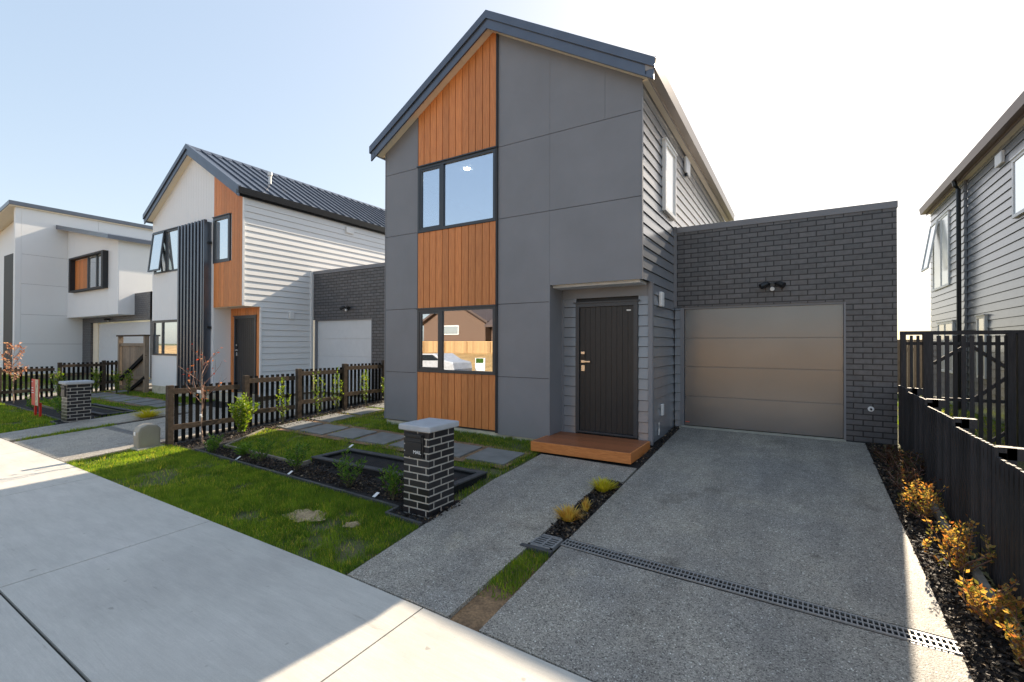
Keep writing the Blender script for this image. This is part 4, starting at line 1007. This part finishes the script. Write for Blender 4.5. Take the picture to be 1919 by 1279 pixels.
# ------------------------------------------------------------------ grass, mulch chips
def vnoise(x, y, s, seed=0):
    r = np.random.default_rng(seed).random((256, 256)); fx = x*s+97.3; fy = y*s+41.7
    ix = np.floor(fx).astype(int); iy = np.floor(fy).astype(int); u = fx-ix; v = fy-iy; u = u*u*(3-2*u); v = v*v*(3-2*v)
    q = lambda a, b_: r[a % 256, b_ % 256]
    return (q(ix, iy)*(1-u)+q(ix+1, iy)*u)*(1-v)+(q(ix, iy+1)*(1-u)+q(ix+1, iy+1)*u)*v
def grass(regions, name, h=.035, w_=.0035):
    Vs = []; Fs = []; nb = 0
    for (x0, x1, y0, y1, dens, hk, dx) in regions:
        n = int((x1-x0)*(y1-y0)*dens); x = RNG.uniform(x0, x1, n); y = RNG.uniform(y0, y1, n)
        nn = vnoise(x, y, 2.2, 1)*.6+vnoise(x, y, 7, 2)*.4
        keep = RNG.random(n) < np.clip((nn-.24)*4.0, .10, 1)
        for (cx_, cy_, rr) in ((-4.57, 3.19, .17), (-3.94, 3.28, .07), (-4.1, 3.25, .05), (-4.9, 2.9, .05)):
            keep &= ((x-dx-cx_)/1.3)**2+(y-cy_)**2 > (rr*(.45+.9*RNG.random(n)))**2
        for (a, b_, c, d) in PAV: keep &= ~((x-dx > a-.02) & (x-dx < b_+.02) & (y > c-.02) & (y < d+.02))
        # bare soil round the pavers
        inb = (x-dx > -9.15) & (x-dx < -4.2) & (y > 5.45) & (y < 6.4); keep &= ~inb | (RNG.random(n) < np.clip((vnoise(x, y, 3.3, 5)-.6)*5, 0, 1))
        inp = (x-dx > -6.27) & (x-dx < -3.5) & (y > 4.28) & (y < 5.18); keep &= ~inp
        inp = (x-dx > -8.6) & (x-dx < -3.3) & (y > 3.93-.027*(x-dx+8.6)) & (y < 4.28); keep &= ~inp
        inp = (x-dx > -3.8) & (x-dx < -3.2) & (y > 3.62) & (y < 4.3); keep &= ~inp
        keep &= ~((x-dx > -3.22-.17*np.clip((y-2.6)/2.4, 0, 1)) & (x-dx < -2.13))
        keep &= ~((x-dx < -8.45-(y-4.3)*.55) & (y > 3.9) & (x-dx > -9.45))
        x = x[keep]; y = y[keep]; n = len(x); z = g(x, y)-.012
        a = RNG.uniform(0, 6.283, n); ln = RNG.uniform(.0, .9, n)*h*hk; hh = h*hk*RNG.uniform(.5, 1.25, n)*(.7+.6*vnoise(x, y, 5, 9))
        ww = w_*RNG.uniform(.7, 1.4, n); b2 = RNG.uniform(0, 6.283, n)
        p0 = np.stack([x-np.cos(b2)*ww, y-np.sin(b2)*ww, z], 1); p1 = np.stack([x+np.cos(b2)*ww, y+np.sin(b2)*ww, z], 1)
        p2 = np.stack([x+np.cos(a)*ln, y+np.sin(a)*ln, z+.012+hh], 1)
        Vs.append(np.stack([p0, p1, p2], 1).reshape(-1, 3)); Fs.append(np.arange(n*3).reshape(-1, 3)+nb); nb += n*3
    return tag(fast(name, np.concatenate(Vs), np.concatenate(Fs), 'grass'), kind='stuff')
grass([(-9.6, -3.2, 2.6, 3.93, 12000, 1.1, 0), (-9.2, -3.3, 4.28, 6.95, 6000, 1.05, 0), (-9.0, -7.3, 6.9, 9, 3000, 1, 0),
       (-2.12, -1.88, 2.95, 3.72, 9000, 1.2, 0), (-9.75, -9.35, 2.62, 3.8, 6000, 1.0, 0)], 'lawn_grass')
grass([(-20.0, -13.85, 2.6, 3.9, 3200, 1.15, DX), (-19.9, -14.0, 4.28, 6.95, 2600, 1.2, DX), (-34, -21.3, 2.6, 6.9, 500, 1.5, DX), (-12.8, -12.5, 2.7, 4.2, 3000, 1.3, DX)], 'far_lawn_grass', .04, .006)
grass([(1.25, 4, 2.3, 3.55, 3000, 1.3, 20), (1.5, 3.3, 9.1, 18, 500, 1.5, 20), (.86, 1.6, 2.62, 3.5, 6000, 1.2, 20)], 'side_lawn_grass', .04, .005)
def chips(regions, name):
    P = []; 
    for (x0, x1, y0, y1, n) in regions:
        x = RNG.uniform(x0, x1, n); y = RNG.uniform(y0, y1, n); P.append(np.stack([x, y, g(x, y)+.004+RNG.uniform(0, .014, n)], 1))
    P = np.concatenate(P); n = len(P)
    D = RNG.normal(size=(n, 3)); D[:, 2] *= .35; V, F = leaf_mesh(P, D, .038, .5, .0)
    return tag(fast(name, V, F, 'chip'), kind='stuff')
chips([(.86, 1.24, 3.65, 8.9, 6500), (-8.4, -3.8, 3.95, 4.25, 4200), (-3.8, -3.24, 3.64, 4.28, 700), (-6.2, -3.55, 4.28, 4.44, 700), (-2.11, -1.87, 4.08, 5.7, 1500), (-9.4, -8.8, 3.95, 8.8, 4200), (-1.95, -1.84, 6.5, 8.9, 300)], 'bark_mulch_chips')

# ------------------------------------------------------------------ across the street (seen in the lower window)
t = thing('board_fence', 'golden pine board fence across the street, reflected in the lower window', 'fence', (-25, -18, .7))
m = MB(); xx = -60
while xx < 14: m.box(xx, xx+.145, -18.02, -18, .5, 1.78); xx += .15
m.build('boards', 'fence_gold', t)
m = MB(); xx = -60
while xx < 14:
    m.box(xx, xx+.1, -18, -17.9, .5, 1.7); xx += 2.4
m.build('posts', 'fence_gold', t)
t = thing('house', 'brown gabled house across the street, reflected in the lower window', 'house', (-30, -28, 0))
MB().box(-36, -27.6, -34, -26, 0, 3.9).prism([(-36, 3.9), (-31.8, 6.2), (-27.6, 3.9)], -34, -26).build('wall', 'brownhouse', t)
MB().prism([(-36.5, 3.7), (-31.8, 6.3), (-27.1, 3.7), (-27.1, 3.95), (-31.8, 6.55), (-36.5, 3.95)], -34.3, -25.6).build('roof', 'brownroof', t)
window_b = MB().box(-33.4, -31.0, -26, -25.94, 2.6, 3.6).build('window', 'white_trim', t); MB().box(-33.3, -31.1, -25.93, -25.92, 2.7, 3.5).build('pane', 'pane_opaque', window_b)
t = thing('house', 'long brown house across the street, reflected in the right of the lower window', 'house', (-18, -26, 0))
MB().box(-26.5, -8, -33, -25.5, 0, 3.5).build('wall', 'brownhouse', t)
MB().prism([(-33.4, 3.3), (-29.2, 5.3), (-24.9, 3.3), (-24.9, 3.5), (-29.2, 5.5), (-33.4, 3.5)], -27, -7.5, 'x').build('roof', 'brownroof', t)
wb_ = MB().box(-22.6, -21.2, -25.5, -25.44, 2.2, 3.1).build('window', 'white_trim', t); MB().box(-22.5, -21.3, -25.43, -25.42, 2.3, 3.0).build('pane', 'pane_opaque', wb_)
def car(x, y, label):
    z = gz(x, y)+.02; t = thing('parked_car', label, 'car', (x, y, z))
    prof = [(-2.1, .3), (-2.12, .75), (-1.9, .98), (-1.2, 1.05), (-.75, 1.42), (.7, 1.45), (1.35, 1.1), (2.05, .98), (2.15, .6), (2.1, .3)]
    MB().prism([(x+a, z+b_) for a, b_ in prof], y-.88, y+.88).build('body', 'carpaint', t, bevel=.06)
    MB().prism([(x-1.1, z+1.03), (x-.72, z+1.36), (x+.62, z+1.38), (x+1.15, z+1.08)], y+.885, y+.895).build('side_window', 'carglass', t)
    for a in (-1.35, 1.3):
        w_ = MB().tube([(x+a, y+.7, z+.32), (x+a, y+.92, z+.32)], .32, 18).build('wheel', 'tyre', t); MB().tube([(x+a, y+.92, z+.32), (x+a, y+.93, z+.32)], .2, 12).build('rim', 'steel', w_)
car(-18.35, -7.4, 'white parked car across the street, reflected in the lower window')

t = thing('street_board', 'white and green board on posts across the street, reflected in the lower window', 'sign', (-16.0, -8.9, -.5))
z0 = gz(-16, -8.9)
for a in (-16.3, -15.85): MB().box(a, a+.06, -8.9, -8.84, z0, z0+.6).build('post', 'wprint', t)
sp = MB().box(-16.4, -15.7, -8.84, -8.8, z0+.45, z0+1.2).build('panel', 'wprint', t)
MB().box(-16.35, -15.8, -8.799, -8.796, z0+.9, z0+1.18).build('picture', 'leaf_green', sp)

S.render.engine = 'CYCLES'
